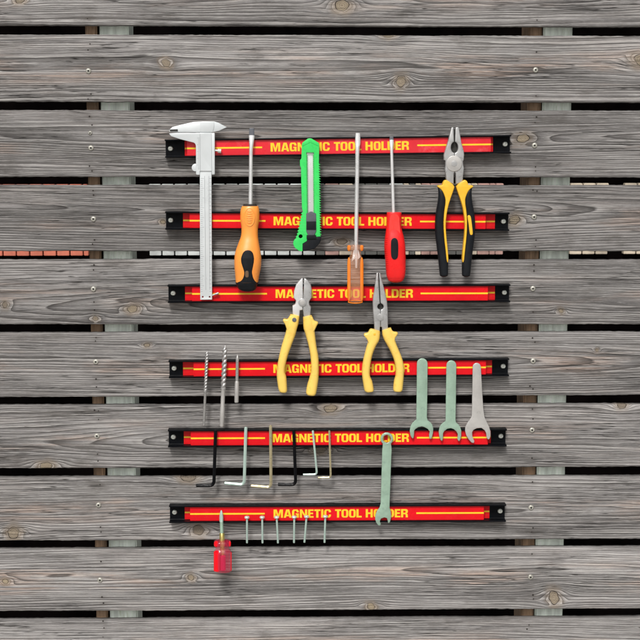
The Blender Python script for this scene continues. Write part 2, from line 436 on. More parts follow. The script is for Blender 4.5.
# ------------------------------------------------------------------ plank wall
fence = Thing('plank_wall', 'weathered grey pine plank wall with dark gaps, all the magnetic strips screwed onto it', 'plank wall', (0, 0.03, 0))
L_E = [-46, -41.6 + 34.5 + 0, 26, 34.5, 102, 110.2, 176.75, 184.5, 251.2, 258.75, 324.5, 331.75, 397.2, 403.75, 468.5, 475.6, 540.75, 547, 611.5, 617.6, 681]
R_E = [-44, -40, 27.75, 35.75, 103, 110.5, 177.5, 185, 251.2, 259, 324.2, 331, 395, 402.5, 467, 474.5, 539, 545, 608.75, 615, 678]
EDGES = [((-42, -40), (26, 27.75))] + [((L_E[i], R_E[i]), (L_E[i + 1], R_E[i + 1])) for i in range(3, 20, 2)]
KN = {0: [(20, 0, 5, 3.5), (342, 5.5, 6.5, 6.5)],
      1: [(166, 63, 4.6, 4.6), (401, 81.5, 5.5, 5.5), (388, 35.5, 6, 2.6), (643, 60, 8, 7)],
      2: [(523, 138.5, 6.5, 4.6)],
      3: [(514.5, 220, 5.6, 5.0), (342, 241.5, 5, 3.6), (163, 222, 2.5, 2.5)],
      4: [(5, 305, 3.2, 3.2), (132.5, 309, 5.2, 4.2), (95.5, 318.5, 3.5, 2.5), (561, 311, 2.6, 2.6)],
      5: [(147, 345.2, 3, 2.2), (597, 350, 1.6, 1.6)],
      6: [(330.5, 408.7, 6.8, 4.4), (46, 466, 6.2, 4.6), (622, 405.5, 4.5, 4.0), (320, 450, 7, 3.5)],
      7: [(13.5, 533, 6.8, 6.0), (188, 478, 9, 4.0), (198.5, 530, 7.0, 5.4)],
      8: [(5.5, 581.5, 3.6, 2.8), (191, 577.5, 3.6, 3.2), (371, 606.5, 4.2, 4.0), (554, 597.5, 5.4, 7.8)],
      9: []}
#          pith offset(mm) pith depth(mm)  slope(mm/m)  period(mm) tone
RP = {0: (-4, 16, 14, 2.8, 0.60), 1: (2, 5, 14, 3.4, 0.62), 2: (10, 10, -18, 2.8, 0.26), 3: (12, 8, 22, 3.2, 0.16),
      4: (-14, 14, -22, 3.2, 0.30), 5: (6, 7, 24, 3.0, 0.50), 6: (-8, 12, -20, 3.3, 0.50), 7: (-4, 5, 18, 3.5, 0.62),
      8: (8, 7, -24, 3.2, 0.80), 9: (-20, 18, 12, 2.8, 0.82)}
rng = np.random.RandomState(11)
def zline(e, xa, xb):
    return (lambda x: e[0] + (e[1] - e[0]) * (x - xa) / (xb - xa))
SCREWS = [(88.5, 71), (90.2, 133), (91, 148), (93.5, 219), (93.5, 289), (95.8, 361.8), (97, 436), (98.5, 505), (100, 580),
          (535.5, 70), (534.5, 145.5), (534, 217), (532.8, 288.6), (533, 361), (532, 430), (531, 507.5), (530.5, 577)]
NAILS = [(87.5, 18.5), (90, 44), (88, 50), (91, 94), (88, 99), (89.5, 116.5), (92, 125), (89.5, 166), (92, 171), (93, 190.5), (93.5, 195), (94.5, 240), (92.5, 244), (94, 265), (93.5, 270), (94, 302), (94.5, 310), (96, 337.5), (95.5, 341), (96, 379), (96.5, 387), (94.5, 410), (98.5, 411), (98.5, 419.5), (97.5, 454), (98, 461), (100, 484.5), (100.5, 527), (101, 532), (101, 561.5), (102, 597), (103.5, 603), (103, 621), (104, 628), (103, 637),
         (537, 20), (536.5, 52), (536, 96), (536.5, 117), (535, 122.5), (535.5, 167), (535.5, 171), (533, 190), (537, 191), (536, 240), (535.5, 246.5), (534, 265), (534, 271), (533, 312), (532.5, 338), (535, 342), (530, 386), (533, 389), (532.5, 409), (533, 419), (532, 458), (532.5, 482), (533, 528), (531.5, 532), (532, 554), (533, 595), (533.5, 599), (529, 625), (527, 629)]
planks = []
for i, (top, bot) in enumerate(EDGES):
    # looking down one sees a plank's upper back edge, looking up its lower back edge
    A, B = (min(P(x_, y_), P(x_, y_, -TH), key=lambda p: p.z) for x_, y_ in ((0, top[0]), (640, top[1])))
    C, D = (max(P(x_, y_), P(x_, y_, -TH), key=lambda p: p.z) for x_, y_ in ((0, bot[0]), (640, bot[1])))
    zt = lambda x: A.z + (B.z - A.z) * (x - A.x) / (B.x - A.x)
    zb = lambda x: C.z + (D.z - C.z) * (x - C.x) / (D.x - C.x)
    xs = np.concatenate([np.linspace(-1.0, -0.45, 24)[:-1], np.linspace(-0.45, 0.45, 400), np.linspace(0.45, 1.0, 24)[1:]])
    NX = len(xs)
    # cross-section rows: (fraction of height from top 0..1, inset m, y)
    rr = 0.0016
    sec = [(0.0, 0.0, TH), (0.0, 0.0, TH * 0.5), (0.0, 0.0, rr)]
    for a in (30, 60): sec.append((0.0, rr * (1 - math.cos(R(a))), rr * (1 - math.sin(R(a)))))
    NZ = 62
    for k in range(NZ): sec.append((k / (NZ - 1), rr * (1 - 2 * k / (NZ - 1)), 0.0))
    for a in (60, 30): sec.append((1.0, -rr * (1 - math.cos(R(a))), rr * (1 - math.sin(R(a)))))
    sec += [(1.0, 0.0, rr), (1.0, 0.0, TH * 0.5), (1.0, 0.0, TH)]
    NS = len(sec)
    fr = np.array([s[0] for s in sec])[:, None]; ins = np.array([s[1] for s in sec])[:, None]; yy = np.array([s[2] for s in sec])[:, None]
    ZT = np.array([zt(x) for x in xs])[None, :]; ZB = np.array([zb(x) for x in xs])[None, :]
    wob = sum(0.00013 * np.sin(xs * f_ + p_) for f_, p_ in zip((9, 23, 51), rng.rand(3) * 6))[None, :]
    Z = ZT * (1 - fr) + ZB * fr - ins + wob * (1 - 2 * fr)
    fz = np.convolve(rng.randn(2, NX).ravel(), [.25, .5, .25], 'same').reshape(2, NX) * 0.00022
    Z = Z + fz[0][None, :] * np.clip(1 - fr * 25, 0, 1) + fz[1][None, :] * np.clip(1 - (1 - fr) * 25, 0, 1)
    X = np.broadcast_to(xs[None, :], Z.shape); Y = np.broadcast_to(yy, Z.shape).copy()
    mid = (ZT + ZB) / 2
    v = (Z - mid)
    v = v + np.where(fr == 0, 1, np.where(fr == 1, -1, 0)) * yy * 1.0
    kmin = np.full(Z.shape, 9.0); vw = v.copy()
    kadd = np.zeros(Z.shape); kheart = np.full(Z.shape, .5)
    allk = [(P(a, b).x, P(a, b).z, c * 0.00118, d * 0.00118) for a, b, c, d in KN[i]]
    for kx, kz, ka, kb in allk:
        dx = X - kx; dz = Z - kz
        ang = np.arctan2(dz, dx); wv = 1 + 0.10 * np.sin(2 * ang + kx * 50) + 0.06 * np.sin(5 * ang + kx * 31)
        k = np.sqrt((dx / ka) ** 2 + (dz / kb) ** 2) / wv
        kheart = np.where(k < kmin, rng.rand(), kheart)
        kmin = np.minimum(kmin, k)
        ks = np.sqrt((dx / (ka * 1.7)) ** 2 + (dz / kb) ** 2) / wv
        kadd = kadd + 3.0 * np.exp(-np.maximum(ks - .6, 0) * 1.5)
        q = (dx / (ka * 3.2)) ** 2 + (dz / (kb * 1.35)) ** 2
        vw = vw - dz * np.minimum(1.0, 1.0 / (q + 0.12)) * 0.62 * np.exp(-np.maximum(q - 1, 0) * 0.05)
    stain = np.zeros(Z.shape)
    for fx, fy in NAILS + SCREWS:
        p_ = P(fx, fy)
        if abs(p_.z - float(mid.mean())) < 0.06:
            stain = np.maximum(stain, (0.25 + 0.75 * rng.rand()) * np.exp(-np.abs((X - p_.x - .001) / (.003 + .006 * rng.rand())) - ((Z - p_.z + .0006) / .0024) ** 2))
    c0, h0, sl_, per, tone = RP[i]
    ph = rng.rand(6) * 6.28
    cx = c0 * 1e-3 + 0.004 * np.sin(X * 5 + ph[0]) + 0.0007 * np.sin(X * 17 + ph[1])
    hx = h0 * 1e-3 + sl_ * 1e-3 * X + 0.0035 * np.sin(X * 7 + ph[2]) + 0.0006 * np.sin(X * 19 + ph[3])
    ring = np.sqrt((vw - cx) ** 2 + hx ** 2 + 1e-6) / (per * 1e-3)
    ring = ring + kadd + 0.12 * np.sin(X * 23 + vw * 150 + ph[4]) + 0.08 * np.sin(X * 71 - vw * 260 + ph[5])
    VV = np.stack([X, Y - 0.0 , Z], -1).reshape(-1, 3)
    VV = VV - np.array([0, 0.03, 0])
    idx = np.arange(NS * NX).reshape(NS, NX)
    nxt = np.roll(idx, -1, axis=0)
    q = np.stack([idx[:, :-1], nxt[:, :-1], nxt[:, 1:], idx[:, 1:]], -1).reshape(-1, 4)
    me = bpy.data.meshes.new('plank')
    nq = len(q)
    capL, capR = list(idx[:, 0][::-1]), list(idx[:, -1])
    me.vertices.add(len(VV)); me.vertices.foreach_set('co', VV.astype(np.float32).ravel())
    loops = np.concatenate([q.ravel(), np.array(capL), np.array(capR)]).astype(np.int32)
    me.loops.add(len(loops)); me.loops.foreach_set('vertex_index', loops)
    starts = np.concatenate([np.arange(nq) * 4, [nq * 4, nq * 4 + NS]]).astype(np.int32)
    me.polygons.add(nq + 2); me.polygons.foreach_set('loop_start', starts)
    me.polygons.foreach_set('use_smooth', np.array([True] * nq + [False, False]))
    me.update(calc_edges=True); me.validate()
    for nm, arr in (('u', X + i * 3.7), ('vw', vw), ('ring', ring), ('knot', kmin), ('tone', np.full(Z.shape, tone)), ('seed', np.full(Z.shape, i * 13.3)), ('heart', kheart), ('stain', stain)):
        at = me.attributes.new(nm, 'FLOAT', 'POINT'); at.data.foreach_set('value', np.ascontiguousarray(arr, dtype=np.float32).ravel())
    me.materials.append(WOOD)
    o = bpy.data.objects.new('plank', me); COL.objects.link(o); o.parent = fence.o
    planks.append((o, [zt, zb]))
    o['_z'] = 0; del o['_z']
def plank_at(y):
    for i, (top, bot) in enumerate(EDGES):
        if top[0] - 3 <= y <= bot[0] + 3: return planks[i][0]
for sx, sy in SCREWS:
    r_ = 0.0026 if (sx, sy) == (90.2, 133) else 0.0035
    c = P(sx, sy)
    V, Fc, mi = dome((c.x, 0.0, c.z), r_, 0.0018, 24, 0.36, 0.0011)
    fence.add('screw', (V, Fc, mi), [MATS['weathered zinc'], MATS['dark recess']], plank_at(sy), 40)
for sx, sy in NAILS:
    c = P(sx, sy)
    V, Fc, mi = dome((c.x, 0.0, c.z), 0.0008 + 0.0005 * random.random(), 0.0003, 10, 0.4, 0, 0)
    fence.add('nail', (V, Fc), MATS['rusty nail'], plank_at(sy), 40)
def upright(name, xa, xb, xc, xd, d0, d1, m):   # photo x at y=20 (left, right) and y=610
    T0, T1, B0, B1 = P(xa, 20, d1), P(xb, 20, d1), P(xc, 610, d1), P(xd, 610, d1)
    cxt, cxb = (T0.x + T1.x) / 2, (B0.x + B1.x) / 2
    hw = (T1.x - T0.x + B1.x - B0.x) / 4; cx = (cxt + cxb) / 2
    fence.add(name, bbox(cx - hw, cx + hw, d0, d1, 0.0, P(320, -50, 0).z, 0.002), m, smooth=30)
upright('stud', 84.5, 95.5, 96.5, 108.5, -0.075, -0.0138, MATS['brown stud wood'])
upright('stud', 527, 541, 522.5, 535, -0.075, -0.0138, MATS['brown stud wood'])
upright('post', 99, 128, 110, 138, -0.075, -0.0145, MATS['mint paint'])
upright('post', 543, 572, 535.5, 563.5, -0.075, -0.0145, MATS['mint paint'])

# ------------------------------------------------------------------ lettering
def letters():
    Cc = [(.86, .64), (.86, .74), (.80, .90), (.66, 1), (.2, 1), (.06, .90), (0, .74), (0, .26), (.06, .10), (.2, 0), (.66, 0), (.80, .10), (.86, .26), (.86, .38), (.57, .38), (.57, .26), (.53, .19), (.43, .17), (.33, .19), (.29, .26), (.29, .74), (.33, .81), (.43, .83), (.53, .81), (.57, .74), (.57, .64)]
    Gg = [(.86, .64), (.86, .74), (.80, .90), (.66, 1), (.2, 1), (.06, .90), (0, .74), (0, .26), (.06, .10), (.2, 0), (.50, 0), (.60, .08), (.64, 0), (.86, 0), (.86, .53), (.45, .53), (.45, .36), (.57, .36), (.57, .26), (.53, .19), (.43, .17), (.33, .19), (.29, .26), (.29, .74), (.33, .81), (.43, .83), (.53, .81), (.57, .74), (.57, .64)]
    Oo = [(.86, .5), (.86, .74), (.80, .90), (.66, 1), (.2, 1), (.06, .90), (0, .74), (0, .26), (.06, .10), (.2, 0), (.66, 0), (.80, .10), (.86, .26)]
    Oi = [(.57, .5), (.57, .74), (.53, .81), (.43, .83), (.33, .81), (.29, .74), (.29, .26), (.33, .19), (.43, .17), (.53, .19), (.57, .26)]
    return {
        'M': (1.29, [[(0, 0), (0, 1), (.40, 1), (.59, .42), (.78, 1), (1.18, 1), (1.18, 0), (.90, 0), (.90, .68), (.69, 0), (.49, 0), (.28, .68), (.28, 0)]]),
        'A': (1.00, [[(-.03, 0), (.27, 1), (.67, 1), (.97, 0), (.68, 0), (.63, .18), (.31, .18), (.26, 0)], [(.37, .36), (.47, .76), (.57, .36)]]),
        'G': (0.97, [Gg]), 'C': (0.93, [Cc]), 'O': (0.925, [Oo, Oi]),
        'N': (1.02, [[(0, 0), (0, 1), (.28, 1), (.64, .42), (.64, 1), (.92, 1), (.92, 0), (.65, 0), (.28, .58), (.28, 0)]]),
        'E': (0.77, [[(0, 0), (0, 1), (.69, 1), (.69, .80), (.29, .80), (.29, .61), (.64, .61), (.64, .41), (.29, .41), (.29, .20), (.70, .20), (.70, 0)]]),
        'T': (0.80, [[(.24, 0), (.24, .79), (0, .79), (0, 1), (.77, 1), (.77, .79), (.53, .79), (.53, 0)]]),
        'I': (0.43, [[(.05, 0), (.05, 1), (.34, 1), (.34, 0)]]),
        'L': (0.74, [[(0, 0), (0, 1), (.29, 1), (.29, .21), (.68, .21), (.68, 0)]]),
        'H': (0.99, [[(0, 0), (0, 1), (.29, 1), (.29, .62), (.60, .62), (.60, 1), (.89, 1), (.89, 0), (.60, 0), (.60, .41), (.29, .41), (.29, 0)]]),
        'D': (0.96, [[(0, 0), (0, 1), (.60, 1), (.78, .92), (.88, .74), (.88, .26), (.78, .08), (.60, 0)], [(.29, .2), (.50, .2), (.58, .28), (.58, .72), (.50, .8), (.29, .8)]]),
        'R': (0.95, [[(0, 0), (0, 1), (.64, 1), (.80, .94), (.87, .82), (.87, .64), (.80, .52), (.72, .47), (.82, .40), (.86, .28), (.88, 0), (.60, 0), (.58, .28), (.53, .37), (.29, .37), (.29, 0)], [(.29, .56), (.29, .80), (.50, .80), (.57, .76), (.57, .60), (.50, .56)]]),
        ' ': (0.42, [])}
LET = letters()
def text_loops(s):
    x = 0; out = []
    for ch in s:
        adv, lp = LET[ch]
        for l_ in lp: out.append([(x + a, b) for a, b in l_])
        x += adv
    return out, x

# ------------------------------------------------------------------ magnetic holders
HD = 0.0145         # how far the steel lips stand off the planks
BAR = 0.0115        # face of the red bar
HH = 0.0232         # outer height
#        ends x      line y at x=230/480   front bar x      recess ends     left line end, text x0..x1, right line start
ROWS = [((165.2, 510.6), (147.8, 144.5), (187.0, 491.0), (184.7, 493.0), 262.2, (270.5, 409.0), 417.3,
         'topmost magnetic strip with red face, caliper jaws and combination plier tips stuck to it'),
        ((165.5, 508.9), (220.8, 221.7), (189.5, 485.7), (183.0, 495.0), 265.5, (273.5, 411.8), 420.0,
         'magnetic strip with red face behind orange driver handle and knife slider, second from top'),
        ((168.0, 509.8), (293.8, 293.3), (192.0, 488.0), (185.0, 495.0), 267.0, (275.5, 413.0), 420.6,
         'magnetic strip with red face carrying the cutter and long nose plier jaws, third from top'),
        ((169.0, 508.6), (369.0, 367.4), (193.5, 486.0), (183.0, 492.0), 265.0, (273.3, 409.5), 417.0,
         'magnetic strip with red face holding the drill bits and the tops of three spanners'),
        ((168.3, 506.2), (438.2, 437.5), (190.7, 488.0), (183.8, 490.8), 265.0, (272.5, 409.0), 416.9,
         'magnetic strip with red face holding the row of hex keys, second from bottom'),
        ((169.5, 505.5), (513.8, 512.9), (190.0, 484.0), (184.7, 489.5), 264.8, (273.5, 408.0), 416.3,
         'lowest magnetic strip with red face, small screws and stubby driver tip stuck to it')]
def holder(ends, ly, fb, rc, lle, tx, rls, label):
    cxp = (ends[0] + ends[1]) / 2
    yl = lambda x: ly[0] + (ly[1] - ly[0]) * (x - 230) / 250.0
    C = P(cxp, yl(cxp), BAR)
    A, B = P(230, yl(230), BAR), P(480, yl(480), BAR)
    tilt = math.atan2(B.z - A.z, B.x - A.x)
    t = Thing('magnetic_holder', label, 'tool holder', (C.x, 0, C.z), 'magnetic tool holders on the plank wall', -tilt)
    sx = lambda px, d: (P(px, yl(px), d).x - C.x) / math.cos(tilt)
    x0, x1 = sx(ends[0], HD * .6), sx(ends[1], HD * .6)
    h = HH / 2; tk = 0.0019
    prof = [(0.0, -h), (HD - .0006, -h), (HD, -h + .0006), (HD, -h + tk - .0004), (HD - .0005, -h + tk), (0.0022, -h + tk), (0.0018, -h + tk + .0006),
            (0.0018, h - tk - .0006), (0.0022, h - tk), (HD - .0005, h - tk), (HD, h - tk + .0004), (HD, h - .0006), (HD - .0006, h), (0.0, h)]
    V = [(x, -max(d, 0.0003), z) for x in (x0, x1) for d, z in prof]; n = len(prof)
    Fc = [[k, (k + 1) % n, n + (k + 1) % n, n + k] for k in range(n)]
    # end faces: a U, so three quads pieces instead of one concave polygon
    for b, rev in ((0, False), (n, True)):
        for f in ([0, 1, 2, 3, 4, 5], [0, 5, 6, 7, 8, 13], [8, 9, 10, 11, 12, 13]):
            Fc.append([b + k for k in (f if rev else f[::-1])])
    t.add('channel', (V, Fc), MATS['black steel'], smooth=25, world=False)
    f0, f1 = sx(fb[0], BAR), sx(fb[1], BAR); r0, r1 = sx(rc[0], .003), sx(rc[1], .003)
    hb = h - tk - 0.0001
    bar = t.add('magnet_bar', bbox(f0, f1, 0.0032, BAR, -hb, hb, 0.0005), MATS['pale sheen red print' if ends[0] < 165.4 else 'red print'], smooth=30, world=False)
    back = t.add('backing_strip', bbox(r0, r1, 0.0019, 0.0030, -hb, hb, 0.0003), MATS['dark red print'], smooth=30, world=False)
    lw = 0.00105
    e0, e1 = sx(lle, BAR), sx(rls, BAR)
    for xa, xb, da, par in ((f0 + .0002, e0, BAR, bar), (e1, f1 - .0002, BAR, bar), (r0 + .0002, f0 - .0002, .0030, back), (f1 + .0002, r1 - .0002, .0030, back)):
        t.add('stripe', box(xa, xb, da, da + .00018, -lw, lw), MATS['yellow print'], par, 0, world=False)
    lp, wtot = text_loops('MAGNETIC TOOL HOLDER')
    a, b = sx(tx[0], BAR), sx(tx[1], BAR)
    kx = (b - a) / (wtot - .07); ch = 0.0112
    geo = plate_mesh(lp, BAR + .00002, BAR + .0002, 0.00001, conv=lambda p: (a + p[0] * kx, 0, (p[1] - 0.5) * ch), off=0.00010)
    t.add('lettering', geo, MATS['yellow print'], bar, 0, world=False)
    for s, xe in ((1, x0), (-1, x1)):
        V, Fc, mi = dome((xe + s * 0.0062, -0.0019, 0.0), 0.0033, 0.0022, 20, 0.3, 0.0006, 4)
        t.add('screw', (V, Fc, mi), [MATS['zinc'], MATS['grey zinc']], None, 40, world=False)
    return t
for rw in ROWS: holder(*rw)

# ------------------------------------------------------------------ vernier caliper
T0 = HD + 0.0002
def caliper():
    t = Thing('vernier_caliper', 'long silver vernier caliper hanging jaws up on the left ends of the top strips', 'caliper', P(206, 299.5, T0))
    d0, d1 = T0, T0 + 0.0034
    beam = [(200.0, 126), (211.4, 126), (211.6, 200), (212.1, 299.5), (200.3, 299.7), (199.9, 200)]
    t.add('beam', plate_mesh([beam, circle(202.8, 296.8, .9, 12), circle(209.7, 296.8, .9, 12)], d0 + .0003, d1 - .0003, .0002), MATS['caliper steel'])
    jaw = [(169.4, 131.6), (169.9, 129.4), (172.5, 127.0), (182, 124.6), (193.7, 121.9), (203, 121.5), (214.4, 121.5), (218.2, 122.6), (226.9, 127.2), (218.7, 131.0), (212.2, 132.2), (199, 132.3), (178.2, 132.2)]
    fj = t.add('fixed_jaw', plate_mesh([jaw], d0 - .0001, d1 + .0003, .0004), MATS['caliper steel'])
    t.add('head_plate', plate_mesh([[(199.9, 121.8), (214.2, 121.8), (214.3, 126.5), (212.6, 132.0), (199.9, 132.1)]], d1, d1 + .0011, .0003), MATS['caliper steel'], fj)
    t.add('notch_shade', plate_mesh([[(169.8, 129.5), (177.7, 129.2), (178.0, 131.6), (170.0, 131.5)]], d1 + .0001, d1 + .0005, .0001), MATS['dark recess'])  # dark plate laid on the jaw as the shadow between the tips
    slide = [(169.1, 133.4), (177, 132.9), (195.4, 133.0), (196.1, 132.9), (214.6, 132.9), (214.9, 134.0), (214.9, 174.0), (214.3, 174.8), (211.9, 174.8), (211.7, 171), (200, 171), (199.8, 174.8), (197, 174.8), (196.1, 174), (196.0, 146.0), (195.2, 143.6), (193.8, 142.6), (180.6, 139.3), (171.3, 136.2)]
    win = [(200.0, 137.0), (211.5, 137.0), (211.7, 168.0), (200.0, 168.0)]
    sj = t.add('sliding_jaw', plate_mesh([slide], d0 - .0001, d1 + .0012, .0004), MATS['caliper steel'])
    # raised rail either side of the scale window
    t.add('rail', plate_mesh([[(211.7, 133.6), (214.6, 133.6), (214.7, 174.2), (211.9, 174.2)]], d1 + .0012, d1 + .0022, .0003), MATS['caliper steel'], sj)
    # engraved scales
    gs = []
    for k in range(60):
        y = 178.5 + k * 1.95
        if y > 292: break
        ln = 3.4 if k % 5 == 0 else 2.0
        a, b = P(200.6, y, d1), P(200.6 + ln, y, d1)
        gs.append(box(a.x, b.x, d1 - .00032, d1 - .00022, a.z - .00012, a.z + .00012))
        if k % 2 == 0:
            a, b = P(209.4, y, d1), P(211.2, y, d1); gs.append(box(a.x, b.x, d1 - .00032, d1 - .00022, a.z - .00012, a.z + .00012))
    for xg in (204.6, 208.8):
        a, b = P(xg, 176, d1), P(xg + .35, 290, d1)
        gs.append(box(a.x - .00014, a.x + .00014, d1 - .00032, d1 - .00024, b.z, a.z))
    t.add('scale', join(*gs), MATS['grey plastic'], None, 0)
    gs = []
    for k in range(24):
        y = 138 + k * 1.35; ln = 2.4 if k % 5 == 0 else 1.5
        a, b = P(199.6 - ln, y, d1 + .0012), P(199.6, y, d1 + .0012)
        gs.append(box(a.x, b.x, d1 + .0011, d1 + .00128, a.z - .0001, a.z + .0001))
    for xv in (200.0, 211.4):
        a, b = P(xv, 134, d1 + .0012), P(xv + .1, 171, d1 + .0012); gs.append(box(a.x - .00012, a.x + .00012, d1 + .0011, d1 + .00126, b.z, a.z))
    t.add('scale', join(*gs), MATS['grey plastic'], sj, 0)
    t.add('thumb_roller', plate_mesh([circle(195.6, 167.6, 3.9, 28)], d0 + .0006, d1 + .0004, .0006), MATS['caliper steel'])
    a, b = P(215, 150.4, d0 + .0018), P(221.3, 151.2, d0 + .0018)
    t.add('lock_screw', rod([(a, .0013), (a.lerp(b, .42), .0013), (a.lerp(b, .45), .0027), (a.lerp(b, .95), .0029), (b, .0022)], 16), MATS['zinc'])
    a, b = P(210, 296.2, d0 + .0010), P(218.6, 293.0, d0 + .0010)
    t.add('depth_rod', rod([(a, .0010), (a.lerp(b, .62), .0011), (a.lerp(b, .66), .0016), (b, .0016)], 12), MATS['drill steel'])
caliper()

# ------------------------------------------------------------------ screwdrivers
def sym(rows, thick=0.9, d=None):
    """(y, xl, xr[, depth]) rows -> loft stations with thickness a share of the width"""
    out = []
    for r_ in rows:
        wd = (r_[2] - r_[1]) * 0.0013
        out.append((r_[1], r_[0], r_[2], r_[0], wd * thick, d(r_[0]) if callable(d) else d))
    return out
def orange_driver():
    dep = lambda y: HD + .0032 + (y - 128) / (250 - 128) * .0088 if y < 250 else HD + .0120
    t = Thing('screwdriver', 'flat screwdriver with fat orange handle and black teardrop rubber inlay', 'screwdriver', P(248, 291, HD))
    t.add('shaft', loft(sym([(128.2, 249.6, 253.9), (129.2, 249.3, 254.2), (135.5, 248.9, 254.4)], .25, dep), 3, 16, 3), MATS['grey plastic'])
    t.add('shaft', loft([(248.8, 135.3, 254.5, 135.3, .0022, dep(135)), (249.0, 139, 254.3, 139, .003, dep(139)), (249.3, 147, 253.2, 147, .0045, dep(147)), (249.1, 154, 252.8, 154, .0047, dep(154)), (248.8, 180, 252.7, 180, .0049, dep(180)), (248.5, 206, 252.4, 206, .0049, dep(206))], 2, 18, 5), MATS['satin steel'])
    t.add('collar', loft(sym([(204.0, 243.6, 256.4), (206.2, 242.8, 257.2)], .9, dep), 2.2, 24, 2), MATS['rusty nail'])
    H = [(206.0, 242.6, 257.8), (206.6, 241.8, 258.5), (211, 240.4, 259.4), (217, 240.2, 259.4), (222, 240.6, 259), (228.6, 241.4, 258.0), (236, 240.9, 258), (243, 238.4, 259.0), (251.5, 235.4, 260.5), (258.6, 234.4, 261.4), (266.4, 234.4, 261), (275, 235.1, 259.4), (282.3, 235.7, 258.1)]
    ST = sym(H, .86, dep)
    h = t.add('handle', loft(ST, 2.2, 40, 8), MATS['orange plastic'])
    E = [(282.1, 235.5, 258.3), (284.5, 236.1, 257.6), (287.2, 237.7, 256.6)]
    t.add('end_cap', loft(sym(E, .88, dep), 2.2, 40, 4, (0, .0058)), MATS['black rubber'])
    # rubber inlay laid over the front of the handle
    def surf(px, py, lift):
        ys = [r_[0] for r_ in H]
        xl = np.interp(py, ys, [r_[1] for r_ in H]); xr = np.interp(py, ys, [r_[2] for r_ in H])
        c, a = (xl + xr) / 2, (xr - xl) / 2; u = max(-.98, min(.98, (px - c) / a))
        b = a * .0013 * .86 * (1 - abs(u) ** 2.2) ** (1 / 2.2)
        return dep(py) + b + lift
    def patch(cols, lift, n=12, edge=.0014):
        V, Fc = [], []
        for (y, xl, xr) in cols:
            for k in range(n + 1):
                s = k / n; x = xl + (xr - xl) * s
                e = lift if 0 < k < n else -edge
                V.append(P(x, y, surf(x, y, e)))
        for i in range(len(cols) - 1):
            for k in range(n):
                a = i * (n + 1) + k; Fc.append([a, a + 1, a + n + 2, a + n + 1])
        return V, Fc
    cols = [tuple(r_) for r_ in catmull([(250.2, 247.2, 248.6), (250.9, 244.6, 251.2), (253.5, 241.9, 253.6), (257.5, 240.3, 254.7), (262, 240.1, 254.7), (267, 241.8, 253.6), (271.6, 243.4, 252.6), (275, 243.4, 253.0), (278.5, 242.0, 254.2), (281, 239.6, 256.0), (282.1, 236.6, 257.6), (282.8, 236.0, 258.0)], 4)]
    t.add('rubber_inlay', patch(cols, .0006), MATS['black rubber'], h, 60)
    hc = [tuple(r_) for r_ in catmull([(270.8, 246.4, 247.6), (271.6, 245.4, 248.4), (274, 245.1, 248.6), (276.6, 245.4, 248.5), (277.4, 246.4, 247.6)], 3)]
    t.add('hanging_hole', patch(hc, .0009, 8, -.0007), MATS['hole brown'], h, 60)
    # thumb rest: a rim and ridges
    gs = []
    ring = [(249.5 + 5.0 * math.cos(a), 217.2 + 8.9 * math.sin(a)) for a in np.linspace(0, 2 * math.pi, 41)]
    gs.append(rod([(P(x, y, surf(x, y, .00005)), .00065) for x, y in ring], 8, False))
    for k in range(6):
        y = 211.6 + k * 2.2; wv = 3.6 * math.sqrt(max(0, 1 - ((y - 217.2) / 8.4) ** 2))
        gs.append(rod([(P(249.5 + wv * s, y, surf(249.5 + wv * s, y, .00012)), .00062 * (1.05 - abs(s) ** 3)) for s in np.linspace(-1, 1, 9)], 8))
    t.add('thumb_rest', join(*gs), MATS['orange plastic'], h, 60)
orange_driver()

